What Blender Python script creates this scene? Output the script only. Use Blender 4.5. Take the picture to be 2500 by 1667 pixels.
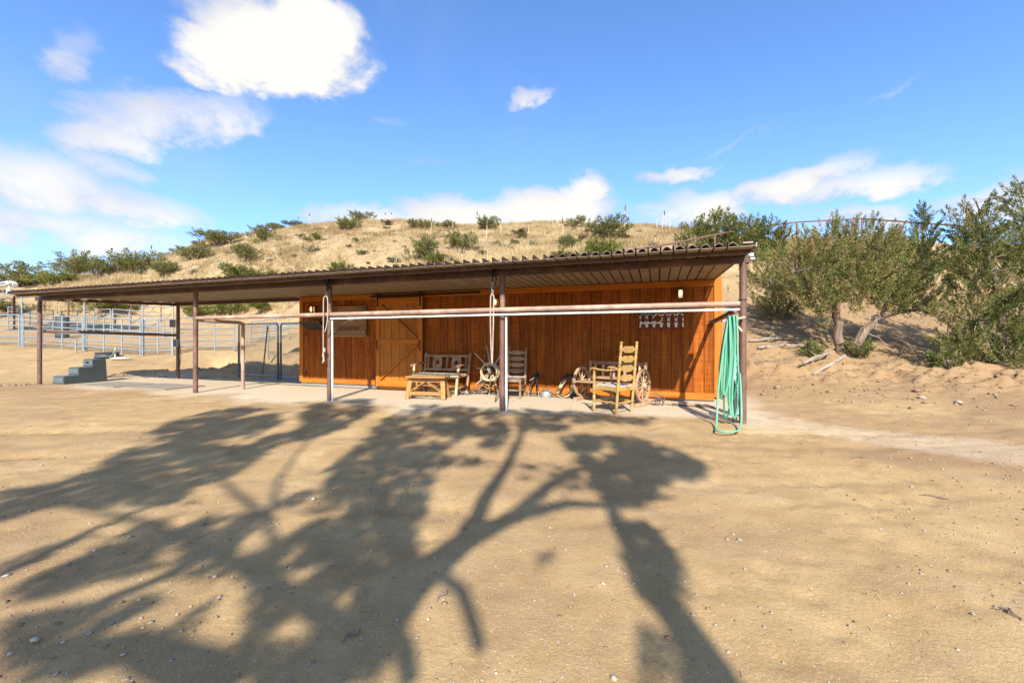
import bpy, math, random
import numpy as np
from mathutils import Vector, Matrix, Euler
random.seed(7); rng = np.random.default_rng(11)
R = math.radians
scn = bpy.context.scene
col = scn.collection
for o in list(bpy.data.objects): bpy.data.objects.remove(o)

# ------------------------------------------------------------------ camera, sky, sun, exposure
CAM_Z = 1.2
FOCAL = 1030.0            # focal length in units of a 2500 wide picture
cam_d = bpy.data.cameras.new('camera'); cam = bpy.data.objects.new('camera', cam_d); col.objects.link(cam)
cam_d.sensor_width = 36; cam_d.lens = 36*FOCAL/2500; cam_d.clip_start = .05; cam_d.clip_end = 3000
cam.location = (0, 0, CAM_Z); cam.rotation_euler = (R(90), 0, 0)
scn.camera = cam
SUN_EL = 37.2; LIGHT_X = .0144     # elevation; sideways drift of the sunlight per metre of +Y
sun_d = bpy.data.lights.new('sun', 'SUN'); sun_d.energy = 4.1; sun_d.angle = R(.75); sun_d.color = (1, .955, .89)
sun = bpy.data.objects.new('sun', sun_d); col.objects.link(sun); sun.location = (0, -20, 20)
sun.rotation_euler = (R(90-SUN_EL), 0, -math.atan(LIGHT_X))
scn.view_settings.view_transform = 'Standard'; scn.view_settings.look = 'None'
scn.view_settings.exposure = 1.2; scn.view_settings.gamma = 1; scn.view_settings.use_curve_mapping = False
scn.cycles.max_bounces = 6; scn.cycles.diffuse_bounces = 3; scn.cycles.glossy_bounces = 2; scn.cycles.transmission_bounces = 3; scn.cycles.caustics_reflective = False; scn.cycles.caustics_refractive = False
scn.render.resolution_x = 1024; scn.render.resolution_y = 682

class NT:
    """tiny node-tree helper"""
    def __init__(s, tree): s.t = tree; tree.nodes.clear()
    def n(s, typ, ins=None, **props):
        nd = s.t.nodes.new(typ)
        for k, v in props.items(): setattr(nd, k, v)
        for k, v in (ins or {}).items(): s.put(nd.inputs[k], v)
        return nd
    def put(s, sock, v):
        if isinstance(v, bpy.types.NodeSocket): s.t.links.new(v, sock)
        elif isinstance(v, bpy.types.Node): s.t.links.new(v.outputs[0], sock)
        else: sock.default_value = v
    def m(s, op, a, b=None, c=None, clamp=False):
        nd = s.t.nodes.new('ShaderNodeMath'); nd.operation = op; nd.use_clamp = clamp
        for i, v in enumerate((a, b, c)):
            if v is not None: s.put(nd.inputs[i], v)
        return nd.outputs[0]
    def mix(s, fac, a, b, blend='MIX'):
        nd = s.t.nodes.new('ShaderNodeMix'); nd.data_type = 'RGBA'; nd.blend_type = blend
        s.put(nd.inputs[0], fac)
        for i, v in ((6, a), (7, b)):
            if isinstance(v, tuple) and len(v) == 3: v = (*v, 1)
            s.put(nd.inputs[i], v)
        return nd.outputs[2]
    def ramp(s, fac, stops, interp='LINEAR'):
        nd = s.t.nodes.new('ShaderNodeValToRGB'); cr = nd.color_ramp; cr.interpolation = interp
        while len(cr.elements) < len(stops): cr.elements.new(.5)
        for e, (p, c) in zip(cr.elements, stops):
            e.position = p
            if not isinstance(c, tuple): c = (c, c, c)
            e.color = (*c[:3], 1)
        s.put(nd.inputs[0], fac); return nd.outputs[0]
    def smooth(s, v, lo, hi):
        nd = s.t.nodes.new('ShaderNodeMapRange'); nd.interpolation_type = 'SMOOTHSTEP'
        s.put(nd.inputs[0], v); nd.inputs[1].default_value = lo; nd.inputs[2].default_value = hi
        return nd.outputs[0]
    def noise(s, vec, scale, detail=4, rough=.55, dist=0):
        nd = s.n('ShaderNodeTexNoise', {'Scale': scale, 'Detail': detail, 'Roughness': rough, 'Distortion': dist})
        if vec is not None: s.put(nd.inputs['Vector'], vec)
        return nd.outputs[0]

world = bpy.data.worlds.new('World'); scn.world = world; world.use_nodes = True
W = NT(world.node_tree)
def build_sky():
    sky = W.n('ShaderNodeTexSky', sky_type='NISHITA', sun_disc=False, sun_elevation=R(SUN_EL), sun_rotation=R(180),
              altitude=900, air_density=1.0, dust_density=1.6, ozone_density=2.6)
    tc = W.n('ShaderNodeTexCoord').outputs['Generated']
    d = W.n('ShaderNodeVectorMath', {0: tc}, operation='NORMALIZE').outputs[0]
    sx = W.n('ShaderNodeSeparateXYZ', {0: d})
    az = W.m('ARCTAN2', sx.outputs[0], sx.outputs[1]); el = W.m('ARCSINE', sx.outputs[2])
    # the cloud deck is flattened towards the horizon: stretch the noise there
    flat = W.n('ShaderNodeCombineXYZ', {0: W.m('MULTIPLY', az, 1.0), 1: W.m('MULTIPLY', el, 1.55), 2: 0.0}).outputs[0]
    nb = W.noise(flat, 5.5, 6, .6, .25); nf = W.noise(flat, 8.0, 7, .64, .3); nw = W.noise(flat, 1.9, 6, .62, .6)
    warp = W.m('SUBTRACT', nb, .5); warp2 = W.m('SUBTRACT', nf, .5)
    azw = W.m('ADD', az, W.m('MULTIPLY', warp, .20)); elw = W.m('ADD', el, W.m('ADD', W.m('MULTIPLY', warp2, .10), W.m('MULTIPLY', warp, -.06)))
    # azimuth, elevation, half width, half height (degrees), tilt, weight
    clouds = [(-28.5, 31.0, 10, 4.6, 8, 1.6), (-25.0, 33.6, 5.6, 4.0, 0, 1.7), (-34.0, 29.0, 6.2, 3.6, 0, 1.4), (-36, 33.5, 5, 2.4, 0, .6),
              (-38.0, 22.6, 9.5, 2.8, 22, .85), (-43.5, 19.2, 5.5, 2.2, 20, .8), (-45.5, 25.0, 2.6, 3.2, 0, .65),
              (-43.6, 16.2, 4.2, 2.0, -14, .8), (-48, 13.8, 9, 4.0, 0, .95), (-42, 13, 8, 2.2, 0, .9),
              (-46, 10.0, 12, 2.2, 0, .95), (-35, 9.6, 9, 1.6, 0, .8), (-52, 30, 2.0, 4, 0, .4),
              (2, 30.0, 4.2, 1.0, 14, .75), (5, 17.0, 11, 3.2, 0, 1.3), (10, 19.3, 4.5, 2.2, 0, 1.3), (-6, 16.4, 11, 2.7, 0, 1.15), (-18, 15.0, 10, 2.4, 0, 1.05),
              (21.5, 20.2, 4.2, 1.4, 6, .85), (24.5, 15.8, 7, 2.8, 0, 1.05), (19, 15.6, 6, 2.0, 0, .85),
              (33, 17.0, 9, 2.1, 8, 1.1), (39, 15.8, 7, 1.8, 0, 1.0), (28, 23.0, 6, 1.0, 6, .45), (40, 12.6, 4.5, 1.5, 0, .9),
              (50, 12.8, 7, 2.0, 0, .75), (62, 15, 9, 2.2, 0, .8), (-66, 14, 9, 3, 0, .8), (-16, 26.5, 2.4, 1.0, 0, .4), (-11, 22.5, 5.5, .8, 6, .4),
              (42, 24.5, 3, .7, 0, .35), (85, 20, 12, 4, 0, .8), (-95, 24, 13, 5, 5, .9), (130, 22, 15, 4, 0, .8), (-140, 18, 14, 4, 0, .8), (175, 16, 12, 3, 0, .7),
              (-60, 50, 16, 8, 10, 1.0), (20, 62, 22, 9, 0, .9), (110, 55, 20, 8, -8, .95), (-130, 48, 18, 8, 5, 1.0), (60, 40, 12, 5, 6, .85), (165, 45, 16, 7, 0, .95), (-10, 82, 60, 5, 0, 1.0), (90, 70, 30, 8, 0, .9), (-100, 66, 30, 8, 0, .9), (180, 62, 30, 8, 0, .9)]  # high clouds out of view, added to whiten the fill light in the shade
    pos = W.n('ShaderNodeCombineXYZ', {0: azw, 1: elw, 2: 0.0}).outputs[0]
    total = None
    for a0, e0, ra, re, tl, w in clouds:
        mp = W.n('ShaderNodeMapping', {'Vector': pos, 'Location': (R(a0), R(e0), 0), 'Rotation': (0, 0, R(tl)), 'Scale': (R(ra), R(re), 1)}, vector_type='TEXTURE').outputs[0]
        r2 = W.n('ShaderNodeVectorMath', {0: mp, 1: mp}, operation='DOT_PRODUCT').outputs['Value']
        total = W.m('MAXIMUM', W.m('MULTIPLY_ADD', r2, -w, 1.35*w), 0.0 if total is None else total)
    puff = W.m('ADD', total, W.m('MULTIPLY', W.m('SUBTRACT', nf, .5), 1.9))
    dens = W.m('MULTIPLY', W.smooth(puff, .05, 1.5), W.smooth(total, 0.0, .9))
    # thin veil everywhere, thicker towards the horizon
    hz = W.m('MULTIPLY', W.m('POWER', W.m('SUBTRACT', 1.0, W.m('ABSOLUTE', sx.outputs[2])), 5.0), 1.0)
    veil = W.m('MULTIPLY', W.smooth(nw, .47, .75), W.m('MULTIPLY_ADD', hz, .95, .10))
    mist = W.m('MULTIPLY', W.m('POWER', W.m('SUBTRACT', 1.0, W.m('ABSOLUTE', sx.outputs[2])), 7.0), .5)
    alpha = W.m('MAXIMUM', W.m('MAXIMUM', dens, veil), mist, clamp=True)
    shade = W.smooth(W.m('ADD', puff, W.m('MULTIPLY', warp, -3.0)), .1, 1.8)
    ccol = W.mix(shade, (.66, .68, .76), (1.0, .975, .93))
    skyc = W.n('ShaderNodeMix', {0: 1.0}, data_type='RGBA', blend_type='MULTIPLY')
    W.put(skyc.inputs[6], sky.outputs[0]); skyc.inputs[7].default_value = (SKY_K[0], SKY_K[1], SKY_K[2], 1)
    final = W.mix(alpha, skyc.outputs[2], W.n('ShaderNodeVectorMath', {0: ccol, 1: (CLOUD_V,)*3}, operation='MULTIPLY').outputs[0])
    bg = W.n('ShaderNodeBackground', {'Color': final, 'Strength': .15})
    W.n('ShaderNodeOutputWorld', {'Surface': bg})
SKY_K = (.60, .78, .98); CLOUD_V = 3.05
build_sky()

# ------------------------------------------------------------------ mesh helpers
def smooth_path(pts, k=5):
    P = [Vector(p) for p in pts]; out = []
    for i in range(len(P)-1):
        a, b, c, d = P[max(i-1, 0)], P[i], P[i+1], P[min(i+2, len(P)-1)]
        for j in range(k):
            t = j/k; out.append(.5*((2*b)+(c-a)*t+(2*a-5*b+4*c-d)*t*t+(3*b-a-3*c+d)*t*t*t))
    return out+[P[-1]]
class MB:
    def __init__(s): s.v = []; s.f = []; s.mi = []; s.cur = 0
    def add(s, vs, fs, M=None):
        b = len(s.v)
        if M is not None: vs = [M @ Vector(p) for p in vs]
        s.v += [tuple(p) for p in vs]; s.f += [tuple(b+i for i in f) for f in fs]; s.mi += [s.cur]*len(fs)
        return s
    def box(s, c, d, rot=None, ch=0):
        x, y, z = (k/2 for k in d)
        M = Matrix.Translation(c) @ (Euler(rot).to_matrix().to_4x4() if rot else Matrix())
        if ch:      # chamfered long box: octagon section in the plane of the two smaller sides
            ax = max(range(3), key=lambda i: d[i]); o = [i for i in range(3) if i != ax]
            h = [d[o[0]]/2, d[o[1]]/2]; L = d[ax]/2; q = min(ch, h[0]*.6, h[1]*.6)
            sec = [(-h[0]+q, -h[1]), (h[0]-q, -h[1]), (h[0], -h[1]+q), (h[0], h[1]-q), (h[0]-q, h[1]), (-h[0]+q, h[1]), (-h[0], h[1]-q), (-h[0], -h[1]+q)]
            vs = []
            for e in (-L, L):
                for p in sec:
                    w = [0, 0, 0]; w[ax] = e; w[o[0]] = p[0]; w[o[1]] = p[1]; vs.append(w)
            fs = [tuple(range(8)), tuple(range(15, 7, -1))]+[(i, 8+i, 8+(i+1) % 8, (i+1) % 8) for i in range(8)]
            return s.add(vs, fs, M)
        vs = [(-x, -y, -z), (x, -y, -z), (x, y, -z), (-x, y, -z), (-x, -y, z), (x, -y, z), (x, y, z), (-x, y, z)]
        return s.add(vs, [(0, 3, 2, 1), (4, 5, 6, 7), (0, 1, 5, 4), (1, 2, 6, 5), (2, 3, 7, 6), (3, 0, 4, 7)], M)
    def beam(s, p, q, w, h, up=(0, 0, 1), ch=0):
        p, q = Vector(p), Vector(q); x = (q-p).normalized(); up = Vector(up)
        y = up.cross(x)
        if y.length < 1e-4: y = Vector((0, 1, 0)).cross(x)
        y.normalize(); z = x.cross(y)
        M = Matrix((x, y, z)).transposed().to_4x4(); M.translation = (p+q)/2
        L = (q-p).length
        t = MB(); t.box((0, 0, 0), (L, w, h), None, ch if L > max(w, h) else 0)
        return s.add(t.v, t.f, M)
    def tube(s, pts, r, n=8, closed=False, caps=True, flat=1.0):
        P = [Vector(p) for p in pts]; m = len(P)
        rr = r if isinstance(r, (list, tuple)) else [r]*m
        prev = None; vs = []
        for i in range(m):
            a = P[(i-1) % m] if (closed or i > 0) else P[i]; b = P[(i+1) % m] if (closed or i < m-1) else P[i]
            t = (b-a)
            t = t.normalized() if t.length > 1e-9 else Vector((0, 0, 1))
            if prev is None:
                u = t.cross(Vector((0, 0, 1)))
                if u.length < .05: u = t.cross(Vector((0, 1, 0)))
            else: u = prev-t*prev.dot(t)
            u.normalize(); prev = u; w = t.cross(u)
            for k in range(n):
                an = 2*math.pi*k/n
                vs.append(P[i]+u*math.cos(an)*rr[i]+w*math.sin(an)*rr[i]*flat)
        fs = []
        for i in range(m if closed else m-1):
            j = (i+1) % m
            fs += [(i*n+k, i*n+(k+1) % n, j*n+(k+1) % n, j*n+k) for k in range(n)]
        if caps and not closed: fs += [tuple(range(n-1, -1, -1)), tuple((m-1)*n+k for k in range(n))]
        return s.add(vs, fs)
    def lathe(s, prof, n=10, M=None):
        vs = [(r*math.cos(2*math.pi*k/n), r*math.sin(2*math.pi*k/n), z) for r, z in prof for k in range(n)]
        m = len(prof)
        fs = [(i*n+k, i*n+(k+1) % n, (i+1)*n+(k+1) % n, (i+1)*n+k) for i in range(m-1) for k in range(n)]
        fs += [tuple(range(n-1, -1, -1)), tuple((m-1)*n+k for k in range(n))]
        return s.add(vs, fs, M)
    def turned(s, p, q, prof, n=10):
        p, q = Vector(p), Vector(q); z = (q-p).normalized(); x = z.orthogonal().normalized(); y = z.cross(x)
        M = Matrix((x, y, z)).transposed().to_4x4(); M.translation = p
        L = (q-p).length
        return s.lathe([(r, t*L) for t, r in prof], n, M)
    def prism(s, out, t, M=None):     # outline in x,z ; thickness along y, centred
        n = len(out)
        vs = [(x, -t/2, z) for x, z in out]+[(x, t/2, z) for x, z in out]
        fs = [tuple(range(n)), tuple(range(2*n-1, n-1, -1))]+[(i, n+i, n+(i+1) % n, (i+1) % n) for i in range(n)]
        return s.add(vs, fs, M)
    def mesh(s, name):
        me = bpy.data.meshes.new(name); me.from_pydata(s.v, [], s.f); return me
    def build(s, name, mat, parent=None, smooth=False, loc=None):
        me = s.mesh(name)
        mats = mat if isinstance(mat, (list, tuple)) else [mat]
        for m in mats: me.materials.append(m)
        if len(mats) > 1: me.polygons.foreach_set('material_index', s.mi)
        if smooth:
            me.polygons.foreach_set('use_smooth', [True]*len(me.polygons))
            me.set_sharp_from_angle(angle=R(42))
        me.update()
        return link(name, me, parent, loc)
def link(name, me, parent=None, loc=None):
    o = bpy.data.objects.new(name, me); col.objects.link(o)
    if parent: o.parent = parent
    if loc is not None: o.location = loc
    return o
def tag(o, label=None, cat=None, group=None, kind=None):
    if label: o['label'] = label
    if cat: o['category'] = cat
    if group: o['group'] = group
    if kind: o['kind'] = kind
    return o
def thing(name, label, cat, loc=(0, 0, 0), rz=0, group=None):
    o = link(name, None); o.location = loc; o.rotation_euler = (0, 0, rz); o.empty_display_size = .1
    return tag(o, label, cat, group)
def copy_tree(o, parent=None):
    c = o.copy(); col.objects.link(c); c.parent = parent
    for ch in [k for k in o.children]: copy_tree(ch, c)
    return c
def np_mesh(name, V, tris, mats, tint=None, smooth=False):
    """V (n,3), tris (m,3) numpy"""
    me = bpy.data.meshes.new(name); n = len(V); m = len(tris)
    me.vertices.add(n); me.vertices.foreach_set('co', np.asarray(V, np.float32).ravel())
    k = tris.shape[1]
    me.loops.add(m*k); me.loops.foreach_set('vertex_index', np.asarray(tris, np.int32).ravel())
    me.polygons.add(m); me.polygons.foreach_set('loop_start', np.arange(0, m*k, k, dtype=np.int32))
    for mt in (mats if isinstance(mats, (list, tuple)) else [mats]): me.materials.append(mt)
    if tint is not None:
        a = me.attributes.new('tint', 'FLOAT', 'POINT'); a.data.foreach_set('value', np.asarray(tint, np.float32))
    if smooth: me.polygons.foreach_set('use_smooth', np.ones(m, bool))
    me.update(calc_edges=True); me.validate()
    return me

# ------------------------------------------------------------------ materials
def new_mat(name):
    m = bpy.data.materials.new(name); m.use_nodes = True
    return m, NT(m.node_tree)
def finish(T, base, rough=.7, metal=0.0, bump=None, bs=.3, bd=.01, spec=.4, extra=None):
    p = T.n('ShaderNodeBsdfPrincipled')
    if isinstance(base, tuple) and len(base) == 3: base = (*base, 1)
    T.put(p.inputs['Base Color'], base); T.put(p.inputs['Roughness'], rough); T.put(p.inputs['Metallic'], metal)
    p.inputs['Specular IOR Level'].default_value = spec
    if bump is not None:
        b = T.n('ShaderNodeBump', {'Strength': bs, 'Distance': bd, 'Height': bump}); T.put(p.inputs['Normal'], b.outputs[0])
    for k, v in (extra or {}).items(): T.put(p.inputs[k], v)
    T.n('ShaderNodeOutputMaterial', {'Surface': p.outputs[0]})
    return p
def objvec(T, scale, seedmul=7.0):
    tc = T.n('ShaderNodeTexCoord').outputs['Object']
    oi = T.n('ShaderNodeObjectInfo').outputs['Random']
    off = T.n('ShaderNodeCombineXYZ', {0: T.m('MULTIPLY', oi, seedmul), 1: T.m('MULTIPLY', oi, seedmul*1.7), 2: T.m('MULTIPLY', oi, seedmul*2.3)})
    v = T.n('ShaderNodeVectorMath', {0: tc, 1: off}, operation='ADD').outputs[0]
    return T.n('ShaderNodeVectorMath', {0: v, 1: scale}, operation='MULTIPLY').outputs[0], oi
def wood(name, c0, c1, c2, grain=(28, 28, 2.2), rough=.6, vary=.35, bs=.35, saw=0.0, spec=.35):
    m, T = new_mat(name)
    v, oi = objvec(T, grain)
    g = T.noise(v, 1.0, 6, .6, .6); g2 = T.noise(v, .23, 4, .6)
    c = T.ramp(g, [(.28, c0), (.52, c1), (.78, c2)])
    c = T.mix(T.m('MULTIPLY', T.smooth(g2, .35, .75), .45), c, c0)
    if saw:          # fine cross bands left by the saw
        v2, _ = objvec(T, (3, 3, 60)); sw = T.noise(v2, 1.0, 3, .6)
        v3, _ = objvec(T, (1.1, 1.1, .55)); bl = T.noise(v3, 1.0, 5, .6)
        c = T.mix(T.m('MULTIPLY', T.smooth(sw, .45, .68), saw), c, c2)
        c = T.mix(T.m('MULTIPLY', T.smooth(bl, .5, .8), .5), c, c0)
    k = T.m('MULTIPLY_ADD', oi, vary, 1-vary/2)
    c = T.n('ShaderNodeVectorMath', {0: c, 1: T.n('ShaderNodeCombineXYZ', {0: k, 1: k, 2: k})}, operation='MULTIPLY').outputs[0]
    finish(T, c, rough, 0, g, bs, .004, spec); return m
def metal(name, c0, c1, rough=.5, met=.6, scale=14, c2=None, bs=.15):
    m, T = new_mat(name)
    v, oi = objvec(T, (1, 1, 1)); n1 = T.noise(v, scale, 6, .65); n2 = T.noise(v, scale*.22, 5, .6)
    c = T.ramp(n1, [(.3, c0), (.7, c1)])
    if c2: c = T.mix(T.smooth(n2, .5, .68), c, c2)
    finish(T, c, rough, met, n1, bs, .003); return m
def plain(name, c, rough=.7, met=0.0, vary=.25, scale=9.0, spec=.4):
    m, T = new_mat(name)
    v, oi = objvec(T, (1, 1, 1)); n = T.noise(v, scale, 5, .6)
    k = T.m('MULTIPLY_ADD', n, vary*2, 1-vary)
    cc = T.n('ShaderNodeVectorMath', {0: c, 1: T.n('ShaderNodeCombineXYZ', {0: k, 1: k, 2: k})}, operation='MULTIPLY').outputs[0]
    finish(T, cc, rough, met, n, .12, .003, spec); return m
def leafmat(name, stops, trans=.35, rough=.6):
    m, T = new_mat(name)
    a = T.n('ShaderNodeAttribute', attribute_name='tint').outputs['Fac']
    oi = T.n('ShaderNodeObjectInfo').outputs['Random']
    f = T.m('ADD', a, T.m('MULTIPLY', T.m('SUBTRACT', oi, .5), .22), clamp=True)
    c = T.ramp(f, stops)
    p = T.n('ShaderNodeBsdfPrincipled', {'Base Color': c, 'Roughness': rough}); p.inputs['Specular IOR Level'].default_value = .25
    t = T.n('ShaderNodeBsdfTranslucent', {'Color': c})
    mx = T.n('ShaderNodeMixShader', {0: trans, 1: p.outputs[0], 2: t.outputs[0]})
    T.n('ShaderNodeOutputMaterial', {'Surface': mx.outputs[0]}); return m
M = {}
M['siding'] = wood('stained_siding', (.105, .022, .0025), (.275, .068, .0065), (.43, .13, .016), (30, 30, 1.6), .65, .34, .4, .4, .12)
M['trim'] = wood('stained_trim', (.33, .095, .010), (.46, .145, .017), (.56, .20, .028), (26, 26, 2), .6, .15, .35, 0, .15)
M['trim_h'] = wood('stained_trim_across', (.33, .095, .010), (.46, .145, .017), (.56, .20, .028), (2, 26, 26), .6, .15, .35, 0, .15)
M['door'] = wood('door_plank', (.27, .085, .012), (.40, .14, .02), (.50, .19, .032), (30, 30, 1.8), .6, .22, .4, 0, .15)
M['signwood'] = wood('weathered_sign_plank', (.16, .075, .026), (.27, .14, .055), (.36, .21, .095), (2, 30, 30), .7, .25, .4)
M['log'] = wood('grey_brown_log', (.20, .105, .05), (.33, .19, .10), (.44, .27, .15), (9, 9, 9), .7, .2, .4)
M['pale'] = wood('peeled_pale_log', (.42, .28, .14), (.58, .43, .25), (.68, .55, .36), (12, 12, 6), .7, .2, .4)
M['pine'] = wood('raw_pine_board', (.24, .115, .033), (.35, .185, .055), (.45, .26, .09), (3, 24, 24), .6, .18, .3)
M['honey'] = wood('honey_turned_wood', (.27, .15, .043), (.41, .25, .078), (.52, .35, .13), (14, 14, 5), .5, .1, .3)
M['brownchair'] = wood('dull_brown_wood', (.17, .10, .05), (.28, .18, .10), (.38, .26, .16), (14, 14, 5), .6, .15, .25)
M['wheelwood'] = wood('dry_wheel_wood', (.26, .15, .075), (.40, .25, .14), (.50, .34, .21), (12, 12, 12), .75, .2, .3)
M['greywood'] = wood('bleached_spoke', (.28, .21, .15), (.40, .31, .23), (.50, .42, .33), (20, 20, 20), .75, .25, .3)
M['rust'] = metal('rusty_pipe', (.105, .052, .034), (.20, .115, .082), .62, .25, 9, (.27, .155, .105))
M['railpipe'] = metal('sunlit_dusty_pipe', (.25, .155, .105), (.38, .25, .175), .65, .12, 7, (.46, .33, .24))  # dusty rust, lightened further: the rail's sunlit tone is put into the colour
M['rustdark'] = metal('dark_rusty_steel', (.055, .028, .018), (.11, .06, .04), .6, .3, 9, (.15, .075, .045))
M['rustfence'] = metal('rusted_fence_pipe', (.13, .06, .042), (.22, .11, .08), .7, .2, 9)
M['galv'] = metal('galvanised_tube', (.215, .245, .245), (.34, .375, .37), .45, .4, 6)
M['galvroof'] = metal('galvanised_roofing', (.34, .40, .44), (.50, .56, .60), .38, .7, 5)
M['roofpan'] = metal('painted_roof_pan', (.20, .15, .095), (.28, .215, .145), .6, .05, 4, (.32, .26, .185), .08)
M['rooftop'] = metal('weathered_roof_sheet', (.18, .15, .12), (.29, .25, .20), .6, .3, 5)
M['blackmetal'] = metal('black_ironwork', (.008, .008, .008), (.018, .017, .016), .5, .3, 12)
M['darkpost'] = metal('dark_green_steel', (.05, .065, .07), (.10, .12, .125), .45, .5, 10)
M['conduit'] = plain('white_plastic_pipe', (.78, .80, .72), .4, 0, .08)
M['concrete'] = plain('concrete', (.25, .235, .20), .85, 0, .2)
M['rope'] = plain('cream_rope', (.36, .31, .25), .9, 0, .2, 60)
M['hose'] = plain('green_hose', (.13, .36, .225), .38, 0, .1, 20)
M['hosedark'] = plain('dark_green_hose', (.03, .20, .11), .38, 0, .1, 20)
M['strap'] = plain('black_strap', (.012, .011, .010), .7, 0, .2)
M['plasticgrey'] = plain('grey_blue_plastic', (.055, .068, .068), .5, 0, .15, 3)
M['plasticlight'] = plain('light_grey_plastic', (.105, .122, .12), .6, 0, .2, 4)  # lighter plastic for treads, riser panels, box lids and lamp lenses
M['rubber'] = plain('dusty_rubber', (.23, .19, .14), .9, 0, .25, 3)
M['tub'] = plain('dark_rubber_tub', (.045, .05, .052), .6, 0, .2)
M['white'] = plain('white_paint', (.75, .74, .70), .5, 0, .1)
M['redpaint'] = plain('dark_red_paint', (.16, .014, .011), .5, 0, .2)
M['creampaint'] = plain('cream_paint', (.68, .63, .54), .5, 0, .1)
M['blackpaint'] = plain('black_paint', (.006, .007, .010), .5, 0, .1)
M['bluepaint'] = plain('faded_blue_paint', (.06, .10, .17), .6, 0, .15)
M['pinkpaint'] = plain('faded_red_white_paint', (.42, .26, .19), .6, 0, .2)
M['carved'] = plain('burnt_carving', (.055, .018, .006), .8, 0, .1)
M['leather'] = plain('tan_leather', (.50, .38, .21), .6, 0, .25, 12)
M['blackleather'] = plain('black_leather', (.012, .011, .011), .45, 0, .2)
M['tin'] = metal('dull_tin', (.30, .30, .27), (.46, .46, .41), .5, .5, 10)
M['iron'] = metal('rusted_iron', (.10, .06, .045), (.22, .15, .12), .75, .2, 18)
M['stone'] = plain('pale_stone', (.42, .35, .255), .85, 0, .25, 14)
M['stonegrey'] = plain('grey_stone', (.30, .25, .19), .85, 0, .3, 14)
M['earth'] = plain('dry_clod', (.24, .155, .085), .95, 0, .3, 14)
M['bark'] = wood('juniper_bark', (.11, .07, .045), (.22, .15, .10), (.36, .27, .20), (22, 22, 2.5), .9, .2, .8)
M['deadwood'] = wood('bleached_dead_wood', (.20, .155, .11), (.31, .25, .19), (.42, .36, .29), (20, 20, 6), .9, .2, .4)
M['teal'] = plain('teal_paint', (.20, .42, .37), .6, 0, .15)
def glow(name, c, s):
    m, T = new_mat(name)
    finish(T, c, .3, 0, None, extra={'Emission Color': (*c, 1), 'Emission Strength': s}); return m
M['amber'] = glow('amber_lamp_glass', (.9, .36, .06), .22)
M['bulb'] = glow('lit_bulb', (1.0, .72, .35), 2.2)
M['pane'] = glow('frosted_lit_pane', (.8, .58, .28), .2)
M['juniper'] = leafmat('juniper_foliage', [(0, (.035, .052, .012)), (.35, (.115, .135, .033)), (.65, (.235, .225, .062)), (.88, (.33, .26, .095)), (1, (.42, .27, .12))])
M['shrub'] = leafmat('hill_shrub_foliage', [(0, (.075, .085, .024)), (.4, (.18, .185, .052)), (.75, (.285, .265, .09)), (1, (.38, .31, .13))], .45)
M['shrubbright'] = leafmat('yellow_green_foliage', [(0, (.08, .10, .016)), (.5, (.19, .205, .038)), (1, (.32, .29, .075))], .45)
M['brownshrub'] = leafmat('dry_brown_shrub', [(0, (.09, .05, .03)), (.5, (.17, .095, .055)), (1, (.26, .16, .09))])
M['yucca'] = leafmat('yucca_blade', [(0, (.06, .085, .05)), (.5, (.14, .17, .10)), (1, (.28, .28, .17))], .15)
M['drygrass'] = leafmat('dry_straw', [(0, (.18, .112, .05)), (.4, (.33, .23, .105)), (.75, (.45, .335, .165)), (1, (.57, .455, .26))], .3, .7)
M['shadeleaf'] = leafmat('dense_foliage', [(0, (.03, .05, .012)), (1, (.12, .14, .04))], .12)

# ------------------------------------------------------------------ terrain
P4 = Vector((3.38, 6.18)); TH = math.atan(.341); CT, ST = math.cos(TH), math.sin(TH)
RZ = -TH
def S(a, b, z=0.0):         # shed coordinates: a along the front (right positive), b towards the back
    return Vector((P4.x+a*CT+b*ST, P4.y-a*ST+b*CT, z))
def to_shed(X, Y):
    dx, dy = X-P4.x, Y-P4.y
    return dx*CT-dy*ST, dx*ST+dy*CT
def along(px, py, Y):       # the point at depth Y on a line of sight
    return ((px-1250)/FOCAL*Y, Y, CAM_Z-(py-836)/FOCAL*Y)
ctrl = [along(*t) for t in (
    (-300, 690, 46), (0, 690, 44), (150, 682, 46), (300, 662, 47), (420, 632, 50), (480, 605, 50), (640, 572, 52), (760, 552, 53), (880, 543, 53), (1000, 551, 52),
    (1100, 555, 52), (1230, 553, 51), (1350, 549, 50), (1480, 556, 48), (1600, 563, 46), (1700, 572, 43), (1780, 582, 38), (1880, 592, 32), (2000, 590, 28), (2110, 584, 27),
    (2250, 597, 26), (2380, 600, 26), (2560, 590, 25), (2750, 590, 25), (2200, 660, 21), (1950, 650, 22), (2420, 660, 19.5), (2600, 660, 19),
    (150, 702, 38), (350, 695, 34), (500, 682, 32), (700, 668, 31), (1000, 642, 29), (1250, 628, 28), (1500, 612, 26), (1650, 610, 25), (1750, 640, 22),
    (600, 762, 30), (420, 765, 31), (250, 770, 31), (60, 775, 31), (-200, 780, 32), (600, 805, 25), (350, 806, 26), (100, 806, 27),
    (600, 842, 20.5), (600, 866, 17.5), (600, 900, 15.2), (52, 849, 19.7), (205, 861, 18.6), (347, 871, 17.7), (440, 866, 17.8), (-200, 845, 22),
    (1900, 790, 13.2), (1855, 745, 15.2), (2060, 868, 11), (2200, 800, 13.2), (2360, 872, 10.6), (2500, 878, 10.2), (2700, 880, 10),
    (2050, 930, 9.6), (2250, 945, 8.6), (2450, 965, 7.7), (1900, 900, 10.4))]
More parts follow.
